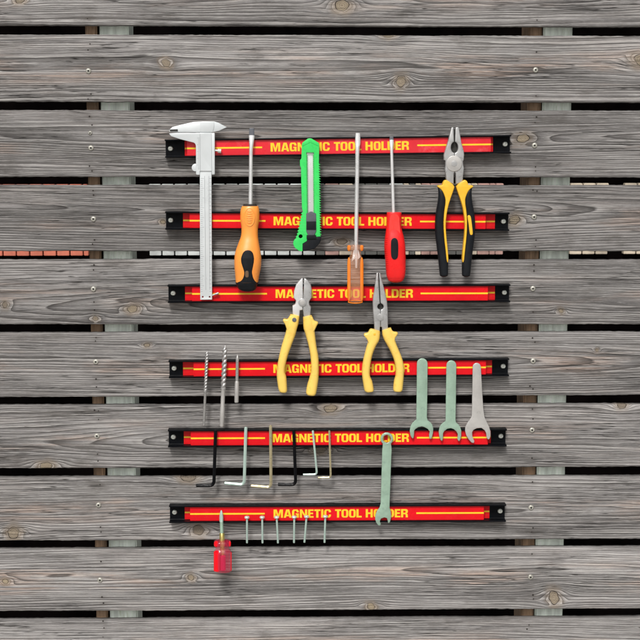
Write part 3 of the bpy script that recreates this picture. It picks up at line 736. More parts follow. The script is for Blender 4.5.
def red_driver():
    dep = lambda y: HD + .0022 + (min(y, 245) - 137) / (245 - 137) * .0085
    t = Thing('screwdriver', 'slim flat screwdriver with glossy red handle and black oval grip spot', 'screwdriver', P(396, 283, HD))
    t.add('shaft', loft(sym([(136.4, 390.0, 393.2), (137.2, 389.7, 393.4), (139.8, 389.6, 393.6)], .3, dep), 3, 16, 3), MATS['grey plastic'])
    t.add('shaft', loft([(389.5, 139.6, 393.7, 139.6, .0017, dep(139)), (389.6, 144, 393.6, 144, .0023, dep(144)), (390.1, 152, 393.2, 152, .0036, dep(152)), (390.9, 180, 394.1, 180, .0040, dep(180)), (391.9, 213, 395.1, 213, .0040, dep(213))], 2, 18, 5), MATS['satin steel'])
    H = [(212.2, 387.6, 400.6), (213, 386.8, 401.5), (219, 386.5, 401.5), (226, 386.3, 401.2), (231, 385.8, 402.2), (236.6, 385.0, 403.8), (243, 384.3, 404.9), (248, 384.2, 405.4), (255, 384.8, 405.6), (262, 385.4, 405.7), (270, 385.8, 405.6), (276, 386.6, 404.9), (279, 387.8, 403.6)]
    h = t.add('handle', loft(sym(H, .84, dep), 2.7, 40, 8, (0, .0045)), MATS['red plastic'])
    def front(y, lift):
        ys = [r_[0] for r_ in H]; a = (np.interp(y, ys, [r_[2] for r_ in H]) - np.interp(y, ys, [r_[1] for r_ in H])) / 2
        return dep(y) + a * .0013 * .84 + lift
    oval = chaikin([(391.2, 239.6), (394.4, 237.4), (397.6, 239.4), (398.3, 244), (398.2, 254), (397.6, 258), (394.6, 259.9), (391.6, 258), (390.9, 254), (390.9, 244)], 2)
    dm = front(248, 0)
    t.add('grip_spot', plate_mesh([oval], dm - .0016, dm + .0005, .0004), MATS['black rubber'], h)
    gs = []
    for y in (221.5, 226.0):
        for s in (-1, 1):
            gs.append(rod([(P(394 + s * k * 3.3, y + k * 2.2 - 2.0, front(y, -.00015 - k * .0005)), .0005) for k in (0, .5, 1)], 8))
    t.add('chevron', join(*gs), MATS['red plastic'], h, 60)
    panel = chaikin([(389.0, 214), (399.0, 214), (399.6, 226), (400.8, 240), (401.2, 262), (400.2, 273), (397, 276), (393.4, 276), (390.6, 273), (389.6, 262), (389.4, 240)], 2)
    t.add('sheen_panel', plate_mesh([panel], dm - .0042, front(226, .00005) + .0004, .0005), MATS['sheen red plastic'], h)  # lighter red panel paints the sheen of the front facet
    # side knurl ribs on the belly of the handle
    gs = []
    for k in range(16):
        y = 238 + k * 2.1
        ys = [r_[0] for r_ in H]; xl = np.interp(y, ys, [r_[1] for r_ in H]); xr = np.interp(y, ys, [r_[2] for r_ in H]); a = (xr - xl) / 2
        for sd, x in ((1, xl), (-1, xr)):
            gs.append(rod([(P(x + sd * a * q, y, dep(y) + a * .0013 * .84 * (1 - (1 - q) ** 2.7) ** (1 / 2.7) - .0001), .00042) for q in (.02, .06, .12, .2, .3)], 6))
    t.add('grip_ribs', join(*gs), MATS['red plastic'], h, 60)
red_driver()

def clear_driver():
    dep = lambda y: HD + .0030 + (min(y, 255) - 132) / (255 - 132) * .0062
    t = Thing('screwdriver', 'long flat screwdriver with transparent amber handle lettering shows through', 'screwdriver', P(355.5, 304, HD))
    t.add('shaft', loft([(355.7, 133, 360.0, 133, .0014, dep(133)), (355.2, 139, 360.4, 139, .0024, dep(139)), (355.1, 144, 360.3, 144, .0032, dep(144)), (355.3, 151, 359.5, 151, .0048, dep(151)), (355.0, 180, 359.1, 180, .0052, dep(180)), (354.4, 220, 358.4, 220, .0052, dep(220)), (354.2, 250, 358.0, 250, .0050, dep(250)), (354.8, 258, 357.9, 258, .0040, dep(258)), (355.2, 268, 357.4, 268, .0026, dep(268))], 2, 18, 5), MATS['satin steel'])
    t.add('shaft_wing', plate_mesh([[(353.8, 250), (358.3, 250), (360.6, 257), (358, 259.5), (355, 258.5), (351.6, 261.5), (352.4, 256)]], dep(255) - .0007, dep(255) + .0007, .0003), MATS['satin steel'])
    H = [(245.0, 348.0, 363.2), (246.0, 347.6, 363.6), (249.5, 347.8, 363.4), (251.5, 349.6, 361.6), (254, 350.4, 361.0), (256.5, 349.2, 362.0), (260, 347.8, 362.9), (270, 347.6, 362.9), (285, 347.7, 362.9), (297, 347.9, 362.9), (300.5, 348.6, 362.3)]
    h = t.add('handle', loft(sym(H, .80, dep), 2.4, 36, 6, (.0006, .0042), lambda th: 1 - .035 * (0.5 + .5 * math.cos(8 * th))), MATS['clear amber'])
    for xa in (349.0, 361.8):  # orange rods added inside paint the refracted colour of the edges
        t.add('tint_rod', rod([(P(xa + .0, y, dep(255)), r_) for y, r_ in ((257.5, .0008), (260, .0018), (264, .0022), (290, .0022), (298, .0019), (301.0, .0008))], 14), MATS['orange resin'], h)
        t.add('tint_rod', rod([(P(xa, y, dep(255)), r_) for y, r_ in ((245.2, .0012), (246.3, .0023), (249, .0023), (250.8, .0012))], 14), MATS['orange resin'], h)  # short rods for the orange glow at the collar ends
    a0 = [(P(355.3 + 7.0 * math.cos(a), 301.8 + 1.4 * math.sin(a), dep(255) + .0055 * math.sin(a)), .00055) for a in np.linspace(0, 2 * math.pi, 33)]
    t.add('base_rim', rod(a0, 8, False), MATS['orange resin'], h)
clear_driver()

def stubby():
    dep = lambda y: HD + .0026 + (min(y, 545) - 510) / 35 * .0068
    t = Thing('screwdriver', 'stubby cross head screwdriver with short transparent red handle on the lowest strip', 'screwdriver', P(222.5, 573, HD))
    V, Fc = rod([(P(221.3 + .1 * k / 8, y, dep(y)), r_) for k, (y, r_) in enumerate(((510.2, .0005), (511.2, .0013), (513.5, .0021), (517, .0027), (521, .0027), (522, .0024)))], 24, True, False, lambda th, i: 1 - (.34 * max(0, math.cos(4 * th)) ** 2 if i < 5 else 0))
    t.add('tip', (V, Fc), MATS['pale zinc'])
    t.add('shaft', rod([(P(221.5, 521.5, dep(521)), .0023), (P(221.8, 534, dep(534)), .0023)], 16), MATS['mint zinc'])
    t.add('ferrule', rod([(P(222.0, 533, dep(533)), .0031), (P(222.0, 533.6, dep(533)), .0034), (P(222.1, 541, dep(541)), .0034), (P(222.3, 547, dep(547)), .0030), (P(222.4, 558, dep(558)), .0026)], 18), MATS['brass'])
    H = [(540.4, 215.4, 229.2), (541.4, 213.8, 230.8), (544.5, 213.6, 231.0), (546.6, 215.0, 229.6), (548.6, 215.4, 229.4), (550.6, 214.2, 231.0), (553, 213.4, 231.8), (560, 213.4, 231.9), (568, 213.6, 231.9), (571, 214.6, 231.0)]
    h = t.add('handle', loft(sym(H, .84, dep), 2.6, 40, 6, (.0006, .0016), lambda th: 1 - .05 * (0.5 + .5 * math.cos(8 * th))), MATS['pink resin'])
    tint_rod = lambda x, y0, y1, r_, o: rod([(P(x, y0, dep(550) + o), r_ * .4), (P(x, y0 + 1.2, dep(550) + o), r_), (P(x, y1 - 1.2, dep(550) + o), r_), (P(x, y1, dep(550) + o), r_ * .4)], 14)  # coloured rods added inside give the resin its red and pink zones
    t.add('tint_rod', tint_rod(217.0, 550.6, 571.8, .0044, .0052), MATS['red resin'], h)
    t.add('tint_rod', tint_rod(216.2, 541.2, 547, .0028, .0055), MATS['red resin'], h)
    t.add('tint_rod', tint_rod(231.1, 552, 571, .0008, .001), MATS['red resin'], h)
    t.add('tint_rod', tint_rod(229.8, 541.4, 546.5, .0015, .004), MATS['red resin'], h)
    t.add('tint_rod', tint_rod(222.6, 555, 571, .0042, .002), MATS['deep pink resin'], h)
stubby()

# ------------------------------------------------------------------ cutter knife
def knife():
    d0, d1 = T0, T0 + .0085
    t = Thing('utility_knife', 'bright green snap blade utility knife with black slider and end cap', 'knife', P(302, 251, T0))
    right = []
    y = 163.5
    while y < 234:
        xr = 319.6 + (y - 160) / 76 * 1.2
        right += [(xr - .9, y), (xr + .9, y + 1.1), (xr - .9, y + 1.45)]; y += 2.4
    left = []
    y = 239.5
    while y > 211:
        xl = np.interp(y, [211, 235, 242], [302.3, 297.2, 294.0]); left += [(xl - .7, y), (xl + .7, y - 1.2), (xl + 1.2, y - 1.6)]; y -= 2.9
    body = [(309.6, 138.2), (311.6, 138.6), (318.4, 142.6), (319.2, 144.4)] + right + [(320.9, 236.2), (317.2, 236.6), (307.4, 237.2), (306.8, 240.8), (302.6, 243.4), (302.5, 250.9), (300.8, 251.2), (298.2, 250.0), (294.6, 247.2), (293.2, 244.0), (293.4, 241.6)] + left + [(301.9, 208), (301.2, 180), (301.0, 167.6), (300.0, 165.6), (299.9, 160.4), (301.4, 158.4), (301.8, 144.6), (302.4, 142.6), (307.8, 138.6)]
    slot = [(306.4, 152.4), (313.8, 152.4), (314.4, 213.0), (306.9, 213.0)]
    b = t.add('body', plate_mesh([body, slot, circle(300.6, 236.2, 2.0, 18)], d0, d1, .0003), MATS['green plastic'])
    t.add('hole_lining', plate_mesh([circle(300.6, 236.2, 2.2, 18)], d0 + .0003, d0 + .0012, .0002), MATS['black rubber'], b)
    gs = []
    for k in range(30):   # teeth inside the channel
        y = 155 + k * 1.95
        for x0, x1 in ((306.0 + k * .015, 307.5 + k * .015), (312.9 + k * .02, 314.4 + k * .02)):
            gs.append(plate_mesh([[(x0, y), (x1, y), (x1, y + .9), (x0, y + .9)]], d0 + .005, d1 - .001, .0001))
    t.add('channel_teeth', join(*gs), MATS['green plastic'], b)
    t.add('blade', plate_mesh([[(306.5, 152.0), (313.9, 152.0), (314.5, 214), (307.0, 214)]], d0 + .0035, d0 + .0043, .0002), MATS['blade steel'])
    nose = [(309.6, 138.9), (317.9, 143.2), (318.6, 146.2), (310.2, 142.6), (302.5, 146.2), (302.4, 143.4)]
    t.add('nose_bevel', plate_mesh([nose], d1 - .0005, d1 + .0004, .0003), MATS['green plastic'], b)
    sl = chaikin([(306.1, 213.5), (306.2, 236.8), (316.3, 236.6), (316.1, 213.5), (315.4, 213.0), (313.2, 212.9), (312.6, 211.6), (309.6, 211.6), (309.0, 212.9), (306.8, 213.0)], 1)
    s = t.add('slider', plate_mesh([sl], d0 + .0044, d1 + .0014, .0006), MATS['grey plastic'])
    t.add('slider_grip', plate_mesh([[(306.5, 221.4), (315.9, 221.4), (316.0, 229.6), (306.5, 229.6)]], d1 + .0010, d1 + .0026, .0005), MATS['black rubber'], s)
    t.add('slider_grip', plate_mesh([[(306.6, 235.0), (316.0, 235.0), (316.2, 239.0), (306.6, 239.2)]], d1 + .0010, d1 + .0022, .0005), MATS['black rubber'], s)
    cap = [(302.6, 243.6), (306.9, 241.0), (307.5, 237.4), (317.2, 236.9), (321.2, 236.5), (320.8, 240.5), (319.3, 243.4), (315, 248.2), (310, 249.6), (306, 250.2), (302.7, 250.6)]
    t.add('end_cap', plate_mesh([cap], d0 + .0004, d1 + .0008, .0008), MATS['black rubber'])
knife()

# ------------------------------------------------------------------ pliers
def grip(rows, thick, d, n=2.6, caps=(0.0006, .0022), res=6):
    return loft([(a, b, c, e, thick * k, d) for a, b, c, e, k in rows], n, 28, res, caps)
def mirror(pts, cx): return [(2 * cx - x, y) for x, y in pts]
def combi():
    d0 = T0; d1 = T0 + .0098; dg = T0 + .0068
    t = Thing('pliers', 'combination pliers with black and yellow two tone grips on the upper two strips', 'pliers', P(455, 277, T0))
    mj = MATS['plier steel']
    hl = circle(454.1, 147.6, 3.5, 12, 5.4, 270, 90)          # left half of the pipe hole (top -> bottom through the left)
    hl = [(454.1 - 3.5 * math.sin(a), 147.4 - 5.5 * math.cos(a)) for a in np.linspace(0.12, math.pi, 12)]
    L = [(451.2, 127.4), (453.2, 127.3), (453.7, 141.8)] + hl + [(454.1, 172.4), (453.5, 173.2), (453.3, 184), (447.0, 182), (446.0, 179.4), (445.1, 172), (444.6, 168.6), (445.1, 166.6), (445.1, 160.6), (443.6, 160.0), (443.5, 155), (445.0, 150), (448.1, 140)]
    hr = [(454.25 + 3.5 * math.sin(a), 147.4 - 5.5 * math.cos(a)) for a in np.linspace(0.12, math.pi, 12)]
    Rr = [(455.2, 127.3), (458.4, 127.1), (461.3, 143.7), (463.5, 151), (463.8, 155), (463.4, 160), (462.6, 161), (462.9, 165), (463.7, 168), (463.1, 173), (462.4, 180.6), (461.0, 183), (455.6, 184), (455.3, 173.2), (454.25, 172.4)] + hr[::-1] + [(454.6, 141.8)]
    t.add('jaw', plate_mesh([L], d0, d1, .0011), mj); t.add('jaw', plate_mesh([Rr], d0, d1 - .0004, .0011), mj)
    t.add('hole_shade', plate_mesh([[(453.6, 129), (454.9, 129), (455.4, 141), (459, 145), (459, 151), (455, 155), (453, 155), (449.6, 151), (449.6, 145), (453.2, 141)]], d0 + .0008, d0 + .0028, .0001), MATS['dark recess'])  # dark plate added behind the hole and jaw gap as their shade
    t.add('pivot', plate_mesh([circle(454.1, 163.6, 8.0, 36)], d1 - .0012, d1 + .0007, .0007), MATS['grey zinc'])
    t.add('pivot_rivet', plate_mesh([circle(454.1, 163.6, 3.0, 24)], d1 + .0006, d1 + .0010, .0003), mj)
    for s in (0, 1):
        mx = (lambda x: x) if s == 0 else (lambda x: 2 * 454.95 - x)
        def row(y1, xo, y2, xi, k):
            return (mx(xo), y1, mx(xi), y2, k)
        blk = [row(187.0, 437.6, 187.5, 440.8, .5), row(192.2, 438.3, 192, 444.0, .85), row(200.8, 437.8, 200.8, 446.0, 1), row(212.8, 435.7, 212.8, 444.8, 1), row(224.8, 434.8, 224.8, 444.0, 1), row(238.6, 435.6, 238.6, 444.9, 1), row(252.3, 437.4, 251.5, 446.4, 1), row(264.3, 438.7, 263, 448.0, 1), row(274.6, 439.7, 274.4, 448.0, .9)]
        g_ = t.add('grip', grip(blk, .0125, dg, 2.6, (.0006, .0034)), MATS['black rubber'])
        yel = [(442.4, 182.9), (444.0, 180.2), (446.5, 179.8), (454.3, 185.6), (453.4, 189.6), (449.3, 200.8), (446.7, 211), (445.2, 223), (445.8, 235), (447.4, 248.9), (448.3, 261.8), (446.3, 262.4), (445.3, 250.6), (443.9, 238.6), (443.0, 224.8), (443.6, 212.8), (445.4, 200.8), (444.2, 195.6), (441.3, 189.6), (436.4, 186.4), (438.6, 185.0), (442.0, 185.3)]
        yel = [(mx(x), y) for x, y in yel]
        t.add('grip_core', plate_mesh([chaikin(yel, 1)], T0 + .0006, dg + .0058, .0013), MATS['amber plastic'], g_)
        if s == 1:
            ins = chaikin([(467.3, 216.6), (468.0, 215.2), (469.6, 215.2), (470.8, 216.6), (471.6, 222), (472.9, 233.4), (472.3, 235.0), (470.5, 235.1), (469.6, 233.6), (468.5, 223)], 2)
            t.add('grip_inlay', plate_mesh([ins], dg + .0045, dg + .0068, .0006), MATS['amber plastic'], g_)
combi()

def cutters():
    d0 = T0; d1 = T0 + .0092; dg = T0 + .0066
    t = Thing('pliers', 'side cutting pliers with short rounded jaws and plain yellow handles', 'pliers', P(298, 396, T0))
    mj = MATS['plier steel']
    L = [(302.7, 277.4), (303.0, 294.6), (302.7, 302.5), (302.7, 309.6), (299.9, 310.2), (299.4, 316.4), (292.6, 314.0), (292.4, 305.6), (295.3, 303.9), (296.0, 300.2), (295.2, 299.4), (293.5, 297.3), (294.0, 290.8), (296.2, 284.2), (299.5, 280.2)]
    Rr = [(304.2, 277.4), (308.3, 280.4), (310.7, 284.2), (311.7, 288.6), (311.7, 297.3), (309.9, 300), (309.1, 301.8), (309.3, 304.4), (311, 306.6), (310.4, 315.6), (303.8, 317.6), (302.9, 310.0), (302.9, 302.5), (303.3, 294.6)]
    t.add('jaw', plate_mesh([L], d0, d1, .0014), MATS['satin steel']); t.add('jaw', plate_mesh([Rr], d0, d1 - .0003, .0014), mj)
    t.add('pivot', plate_mesh([circle(302.4, 302.5, 4.2, 28)], d1 - .001, d1 + .0008, .0006), mj)
    t.add('pivot_rivet', plate_mesh([circle(302.4, 302.5, 2.7, 24)], d1 + .0007, d1 + .0012, .0004), MATS['grey zinc'])
    ym = MATS['yellow plastic']
    A = [(290.2, 314.2, 299.4, 316.0, .9), (288.6, 319.0, 299.1, 319.5, 1), (286.6, 325.0, 298.2, 324.6, 1), (286.4, 329.0, 296.9, 329.0, .95), (284.8, 335.3, 295.3, 335.3, .95), (281.3, 346.6, 291.1, 346.6, 1), (278.4, 359.2, 286.9, 359.2, 1), (277.0, 369, 284.8, 370.5, 1), (276.8, 377.5, 286.4, 377.5, 1), (278.2, 388.0, 287.2, 389.6, 1), (279.2, 391.0, 286.8, 391.4, .95)]
    g1 = t.add('grip', grip(A, .0125, dg), ym)
    wing = [(291.5, 314.8), (296, 317), (297, 325), (290, 331), (287.0, 330.5), (285.4, 324.6), (282.8, 320.6), (283.2, 318.9), (284.6, 318.5), (287.6, 319.2), (289.6, 315.8)]
    t.add('finger_guard', plate_mesh([chaikin(wing, 1)], dg - .0050, dg + .0052, .0018), ym, g1)
    t.add('grip_dot', plate_mesh([circle(294.3, 319.8, 2.2, 20)], dg + .0040, dg + .0068, .0004), MATS['grey plastic'], g1)  # dark disc standing for the hole in the grip
    B = [(303.0, 317.0, 311.8, 315.2, .9), (303.1, 321, 313.2, 320.0, 1), (303.5, 328, 314.6, 326.0, 1), (305.0, 333, 314.8, 331.5, .95), (308.7, 346.6, 316.4, 345.2, 1), (310.7, 359.2, 318.5, 357.4, 1), (310.9, 370.5, 318.8, 371.9, 1), (309.4, 377.5, 318.5, 379.0, 1), (307.2, 384.5, 317.5, 386.0, 1), (306.0, 391.6, 316.2, 393.2, 1), (306.4, 393.6, 315.4, 394.6, .95)]
    g2 = t.add('grip', grip(B, .0125, dg), ym)
    wing = [(304, 317.5), (311, 316.2), (312.6, 316.6), (313.8, 320.4), (317.8, 321.6), (318.3, 323.0), (316.6, 325.6), (314.8, 329.8), (313.0, 333), (306, 330)]
    t.add('finger_guard', plate_mesh([chaikin(wing, 1)], dg - .0050, dg + .0052, .0018), ym, g2)
cutters()

def longnose():
    d0 = T0; d1 = T0 + .0088; dg = T0 + .0066
    t = Thing('pliers', 'long nose pliers with thin tapered jaws and plain yellow handles', 'pliers', P(383, 393, T0))
    mj = MATS['plier steel']
    cx, cy, rr_ = 380.3, 306.3, 3.0
    hl = [(cx - rr_ * math.sin(a), cy - rr_ * math.cos(a)) for a in np.linspace(.15, math.pi, 10)]
    hr = [(cx + .12 + rr_ * math.sin(a), cy - rr_ * math.cos(a)) for a in np.linspace(.15, math.pi, 10)]
    L = [(376.3, 272.6), (378.1, 272.4), (378.6, 284), (379.6, 302)] + hl + [(380.3, 326.4), (379.8, 327), (379.7, 332), (374.4, 330.6), (373.9, 321.8), (372.9, 310.9), (372.5, 302.2), (373.0, 296.7), (374.7, 285.8)]
    Rr = [(378.9, 272.6), (380.3, 273.2), (382.3, 281.4), (385, 292.3), (386.9, 301), (387.6, 308.7), (387.8, 319.6), (387.8, 329.6), (381.9, 332), (381.7, 327), (380.45, 326.4)] + hr[::-1] + [(380.3, 302), (379.4, 284)]
    t.add('jaw', plate_mesh([L], d0, d1, .0012), mj); t.add('jaw', plate_mesh([Rr], d0, d1 - .0003, .0012), mj)
    t.add('hole_shade', plate_mesh([[(378.2, 274), (379.2, 274), (381.4, 302), (384.4, 305), (384, 310), (380.4, 311), (376.6, 309), (377, 304.5), (379.4, 302)]], d0 + .0008, d0 + .0028, .0001), MATS['dark recess'])  # dark plate darkens this hole and the slit between the jaws as shade
    seam = [P(374.2, 321.5, d1), P(376.5, 323.8, d1), P(379, 324.9, d1)]
    t.add('pivot', plate_mesh([circle(380.4, 317.2, 3.6, 28)], d1 - .001, d1 + .00025, .0002), mj)
    ym = MATS['yellow plastic']
    A = [(370.6, 328.6, 379.8, 331.0, .9), (369.0, 333, 380.0, 333.5, 1), (368.4, 340, 379.2, 340.0, 1), (365.8, 348.8, 375.9, 346.0, 1), (363.3, 358.8, 372.5, 354.8, 1), (361.9, 369.0, 370.4, 365.0, 1), (362.2, 377, 369.9, 375.0, 1), (363.2, 384, 372.2, 381.0, 1), (364.3, 390.2, 373.7, 388.6, 1), (365.6, 391.6, 373.6, 390.6, .95)]
    g1 = t.add('grip', grip(A, .0125, dg, 2.6, (.0006, .0016)), ym)
    wing = [(371.4, 328.6), (376, 330), (378, 338), (372, 345), (368.4, 344.0), (367.2, 339.2), (363.9, 335.8), (363.9, 333.8), (365.0, 333.1), (368.1, 332.6), (369.6, 329.2)]
    t.add('finger_guard', plate_mesh([chaikin(wing, 1)], dg - .0050, dg + .0052, .0018), ym, g1)
    t.add('grip_dot', plate_mesh([circle(374.6, 334.2, 1.2, 16)], dg + .0040, dg + .0066, .0003), MATS['amber plastic'], g1)
    B = [(382.0, 330.4, 391.0, 327.6, .9), (382.4, 335.0, 392.6, 332.0, 1), (384.2, 340.0, 394.6, 338.0, 1), (387.0, 345, 396.4, 344.0, 1), (390.0, 350.6, 399.0, 350.2, 1), (393.5, 358.8, 402.3, 358.8, 1), (395.5, 367.5, 404, 367.5, 1), (395.4, 375, 403.8, 376.3, 1), (393.8, 381, 403.2, 383.5, 1), (393.1, 388.6, 402.5, 389.4, 1), (393.6, 390.6, 401.8, 390.8, .95)]
    g2 = t.add('grip', grip(B, .0125, dg, 2.6, (.0006, .0016)), ym)
    wing = [(383.4, 330), (389.6, 327.8), (391.2, 328.2), (392.6, 331.4), (397.3, 331.9), (397.9, 333.2), (396.8, 335.4), (394.6, 338.2), (395.2, 343), (389, 345.5)]
    t.add('finger_guard', plate_mesh([chaikin(wing, 1)], dg - .0050, dg + .0052, .0018), ym, g2)
longnose()

# ------------------------------------------------------------------ drill bits
def drill(label, top, bot, yfl, rf, rs, twist, shank_step=None):
    a, b = P(*top, HD + rf + .0002), P(*bot, HD + rf + .0002)
    t = Thing('drill_bit', label, 'drill bit', b, 'bits hanging on the fourth strip')
    L = (b - a).length; k = (yfl - top[1]) / (bot[1] - top[1])
    pts = []; n = 130
    for i in range(n + 1):
        s = i / n * k
        r_ = rf * min(1.0, .12 + (s * L) / (rf * 1.8))
        pts.append((a.lerp(b, s), r_))
    def prof(th, i):
        ph = th * 1.0 + twist * i / n * 2 * math.pi
        c = abs(math.cos(ph)); fade = min(1, max(0, (n - i) / 14))
        return 1 - fade * .36 * max(0, 1 - c * 1.2) ** .7
    t.add('flutes', rod(pts, 40, True, False, prof), MATS['drill steel'], None, 40)
    st = [(a.lerp(b, k - .002), rf * .97), (a.lerp(b, k + .01), rs)]
    if shank_step: st += [(a.lerp(b, shank_step), rs), (a.lerp(b, shank_step + .012), rs * 1.13)]
    e = rs * (1.13 if shank_step else 1)
    st += [(a.lerp(b, .985), e), (b, e * .75)]
    t.add('shank', rod(st, 18), MATS['grey zinc' if shank_step else 'drill steel'])
drill('thin grey twist drill bit, leftmost of the three bits', (207.0, 351.0), (203.9, 425.5), 392, .0023, .0017, 6.5)
drill('thick grey twist drill bit with wide spiral flutes', (225.0, 345.6), (221.7, 426.6), 389, .0034, .0027, 4.6, .75)
def plainbit():
    d = HD + .0030
    t = Thing('drill_bit', 'short smooth pointed bit without flutes, right of the twist drill bits', 'drill bit', P(236.5, 402.3, d), 'bits hanging on the fourth strip')
    t.add('shank', rod([(P(236.9, 381, d), .0021), (P(236.9, 382.4, d), .0028), (P(236.5, 401.6, d), .0028), (P(236.5, 402.4, d), .0024)], 18), MATS['grey zinc'])
    t.add('point', rod([(P(237.5, 354.6, d), .0002), (P(237.45, 357.2, d), .0017), (P(237.4, 359, d), .0023), (P(237.35, 361, d), .0021), (P(236.95, 381.2, d), .0021)], 18), MATS['drill steel'])
plainbit()

# ------------------------------------------------------------------ hex keys
def hexkey(label, top, bend, end, wpx, m):
    r_ = wpx * .0013 / 2 * 1.04; d = HD + r_ + .0002
    A, B, C = P(*top, d), P(*bend, d), P(*end, d)
    rb = r_ * 3.0
    u, v = (A - B).normalized(), (C - B).normalized()
    pts = [(A, r_ * .86), (A - u * r_ * .25, r_)]
    p0, p2 = B + u * rb, B + v * rb
    for k in range(11):
        s = k / 10; pts.append((p0 * (1 - s) ** 2 + B * 2 * s * (1 - s) + p2 * s * s, r_))
    pts += [(C - v * r_ * .25, r_), (C, r_ * .86)]
    t = bpy.data.objects.new('hex_key', None); COL.objects.link(t); bpy.data.objects.remove(t)
    V, Fc = rod(pts, 6)
    me = bpy.data.meshes.new('hex_key'); me.from_pydata([tuple(Vector(p) - B) for p in V], [], Fc); me.materials.append(MATS[m])
    bm = bmesh.new(); bm.from_mesh(me); bmesh.ops.recalc_face_normals(bm, faces=bm.faces)
    ed = [e for e in bm.edges if e.calc_face_angle(0) > R(40)]
    bmesh.ops.bevel(bm, geom=ed, offset=r_ * .16, segments=2, affect='EDGES')
    for f in bm.faces: f.smooth = True
    for e in bm.edges: e.smooth = not (len(e.link_faces) == 2 and e.calc_face_angle(0) > R(40))
    bm.to_mesh(me); bm.free()
    o = bpy.data.objects.new('hex_key', me); COL.objects.link(o); o.location = B
    props(o, label, 'hex key', 'hex keys on the fifth strip')
hexkey('thick black hex key left of the pale zinc one', (215.6, 430.0), (213.9, 485.8), (196.0, 485.3), 3.6, 'black oxide')
hexkey('thick pale silver hex key between the black and the brassy one', (245.9, 427.0), (244.2, 484.9), (224.4, 483.0), 3.3, 'pale zinc')
hexkey('thick brassy yellow hex key, longest of the row', (270.6, 425.2), (271.0, 487.4), (250.8, 485.8), 3.2, 'brass zinc')
hexkey('thick black hex key crossing the lettering, right of the thick brassy one', (293.7, 429.3), (295.8, 484.8), (277.9, 484.4), 3.5, 'black oxide')
hexkey('thin pale silver hex key, shortest of the row', (312.8, 430.5), (317.0, 474.4), (303.0, 474.6), 2.2, 'pale zinc')
hexkey('thin brassy hex key at the right end of the row', (329.3, 430.5), (330.8, 477.6), (317.8, 477.6), 2.1, 'brass zinc')

# ------------------------------------------------------------------ spanners
def spanner(label, loops, m, th=.0026):
    c = P(loops[0][0][0], max(p[1] for p in loops[0]), T0)
    V, Fc = plate_mesh(loops, T0, T0 + th, .0007)
    me = bpy.data.meshes.new('spanner'); me.from_pydata([tuple(Vector(v) - c) for v in V], [], Fc); me.materials.append(MATS[m])
    for p in me.polygons: p.use_smooth = True
    bm = bmesh.new(); bm.from_mesh(me); bmesh.ops.recalc_face_normals(bm, faces=bm.faces)
    for e in bm.edges: e.smooth = not (len(e.link_faces) == 2 and e.calc_face_angle(0) > R(32))
    bm.to_mesh(me); bm.free()
    o = bpy.data.objects.new('spanner', me); COL.objects.link(o); o.location = c
    props(o, label, 'spanner', 'flat spanners on the strips'); return o
def top_arc(cx, cy, r_, n=12): return [(cx - r_ * math.cos(a), cy - r_ * math.sin(a)) for a in np.linspace(0, math.pi, n)]
s1 = top_arc(422.2, 363.6, 5.4) + [(427.4, 390), (426.9, 417.5), (427.8, 420.3)] + [(430.2, 421.9), (432.2, 424.6), (433.3, 428.4), (433.0, 432.6), (432.2, 436), (431.2, 438.6), (430.4, 439.0), (429.2, 437.8), (429.0, 434.8), (429.6, 431.4), (427.6, 428.8), (424.6, 427.2), (421.9, 426.3), (418.8, 426.9), (415.6, 428.8), (414.2, 430.4), (414.0, 434.6), (413.6, 437.6), (412.8, 438.4), (411.6, 437.6), (410.4, 435.4), (409.7, 431), (410.3, 426.6), (412.0, 423.2), (414.4, 420.8), (416.3, 419.3), (416.6, 390)]
spanner('mint green flat open ended spanner, leftmost of three hanging side by side', [s1], 'mint zinc')
s2 = top_arc(451.3, 365.2, 4.95) + [(456.0, 392), (455.5, 420), (456.2, 422.7)] + [(458.4, 424.2), (460.2, 426.6), (461.3, 430.6), (461.2, 435.2), (460.4, 439), (459.2, 441.2), (458.0, 440.4), (457.3, 438.6), (457.7, 434), (456.2, 431.2), (453.8, 429.2), (450.8, 428.1), (447.4, 428.7), (444.4, 430.8), (443.0, 433.2), (443.0, 437.4), (442.4, 440.4), (441.6, 440.9), (440.4, 439.6), (439.2, 436.4), (438.6, 431.6), (439.4, 427.2), (441.2, 424.2), (443.6, 422.2), (445.5, 420.8), (445.9, 392)]
spanner('mint green flat open ended spanner, between the other green one and the silver one', [s2], 'mint zinc')
s3 = top_arc(476.7, 366.9, 4.1) + [(482.2, 392), (483.2, 408), (484.4, 416.6)] + [(486.2, 420.8), (488.8, 426.0), (490.4, 431), (490.5, 435), (489.8, 438.2), (488.6, 439.4), (487.3, 438.8), (486.4, 437), (486.0, 433), (484.6, 430.2), (481.3, 427.8), (476.8, 428.1), (473.4, 429.8), (472.1, 432), (472.2, 435.6), (473.4, 439), (474.4, 441.2), (473.4, 443), (471.4, 442.4), (468.6, 439.4), (466.2, 435.4), (464.9, 430.4), (465.3, 426.6), (467.4, 422.4), (470.2, 418.8), (471.7, 415.8), (472.2, 392)]
spanner('silver grey flat open ended spanner with a flared shank beside the green ones', [s3], 'grey zinc', .0030)
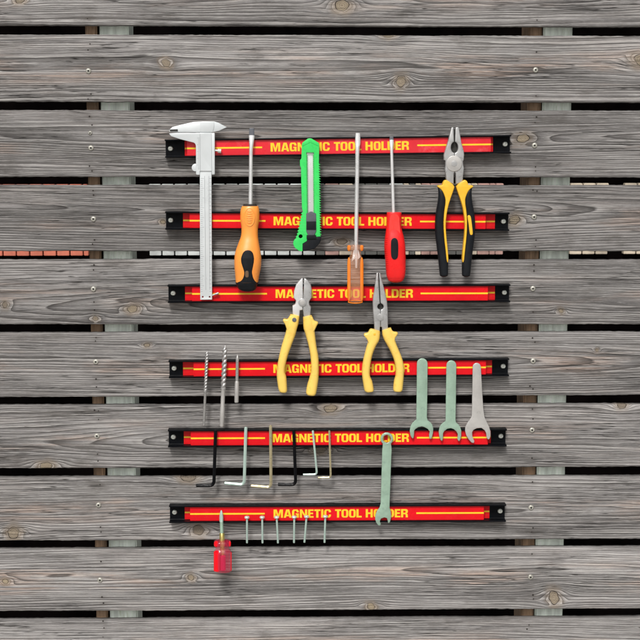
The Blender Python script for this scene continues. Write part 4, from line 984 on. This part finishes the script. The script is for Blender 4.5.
def ringspanner():
    cx, cy = 386.8, 438.7
    ring = [(cx + 6.3 * math.cos(a), cy + 6.3 * math.sin(a)) for a in np.linspace(R(50), R(-230), 34)]
    out = ring + [(382.6, 446), (382.2, 449), (381.6, 470), (380.6, 503.6), (379.4, 507.6), (377.0, 510.6), (375.4, 514.8), (375.1, 519.0), (376.4, 523.0), (378.4, 525.4), (380.0, 525.4), (380.9, 523.8), (379.8, 521.0), (381.0, 518.4), (384.4, 517.2), (386.9, 518.0), (387.7, 520.8), (388.0, 522.8), (389.2, 522.9), (390.2, 521.2), (391.2, 516.4), (390.8, 511.4), (389.6, 507.6), (389.6, 504.0), (390.8, 470), (391.6, 450), (391.4, 446)]
    out = out
    hole = [(cx + 3.9 * (1 + .05 * math.cos(12 * a)) * math.cos(a), cy + 3.9 * (1 + .05 * math.cos(12 * a)) * math.sin(a)) for a in np.linspace(0, 2 * math.pi, 49)[:-1]]
    spanner('mint green combination spanner with a ring end, spanning the lowest two strips', [out, hole], 'mint zinc', .0032)
ringspanner()

# ------------------------------------------------------------------ small screws on the lowest strip
def nailscrew(label, hx, hy, tx, ty):
    r_ = .00135; d = HD + .0032
    A, B = P(hx, hy - 1.3, d), P(tx, ty, d - .0012)
    u = (B - A).normalized()
    t = Thing('machine_screw', label, 'screw', B, 'small screws on the lowest strip')
    t.add('head', rod([(A, .0016), (A + u * .0005, .0029), (A + u * .0016, .0035), (A + u * .0026, .0034), (A + u * .0031, .0016)], 20), MATS['zinc'])
    pts = []; n = 46; L = (B - A).length
    for i in range(n + 1):
        s = .0030 + (L - .0030) * i / n
        pts.append((A + u * s, r_ * (1.0 + (.09 if i % 2 else -.07)) * (1 if i < n else .7)))
    t.add('shank', rod(pts, 14), MATS['pale zinc'], None, 60)
for lab, a in (('small zinc screw under the yellow line, nearest the stubby red driver', (247.0, 517.3, 247.0, 543.2)),
               ('small zinc screw hanging at the end of the yellow line', (262.2, 517.2, 262.5, 543.3)),
               ('small zinc screw over the letter M, leaning right', (276.6, 517.2, 278.0, 543.3)),
               ('small upright zinc screw between the two leaning ones', (294.3, 517.0, 294.0, 543.0)),
               ('small zinc screw with its tip leaning left, fifth from the driver', (306.7, 516.6, 304.4, 542.6)),
               ('small zinc screw at the right end of the row of screws', (325.4, 516.4, 324.5, 542.8))):
    nailscrew(lab, *a)
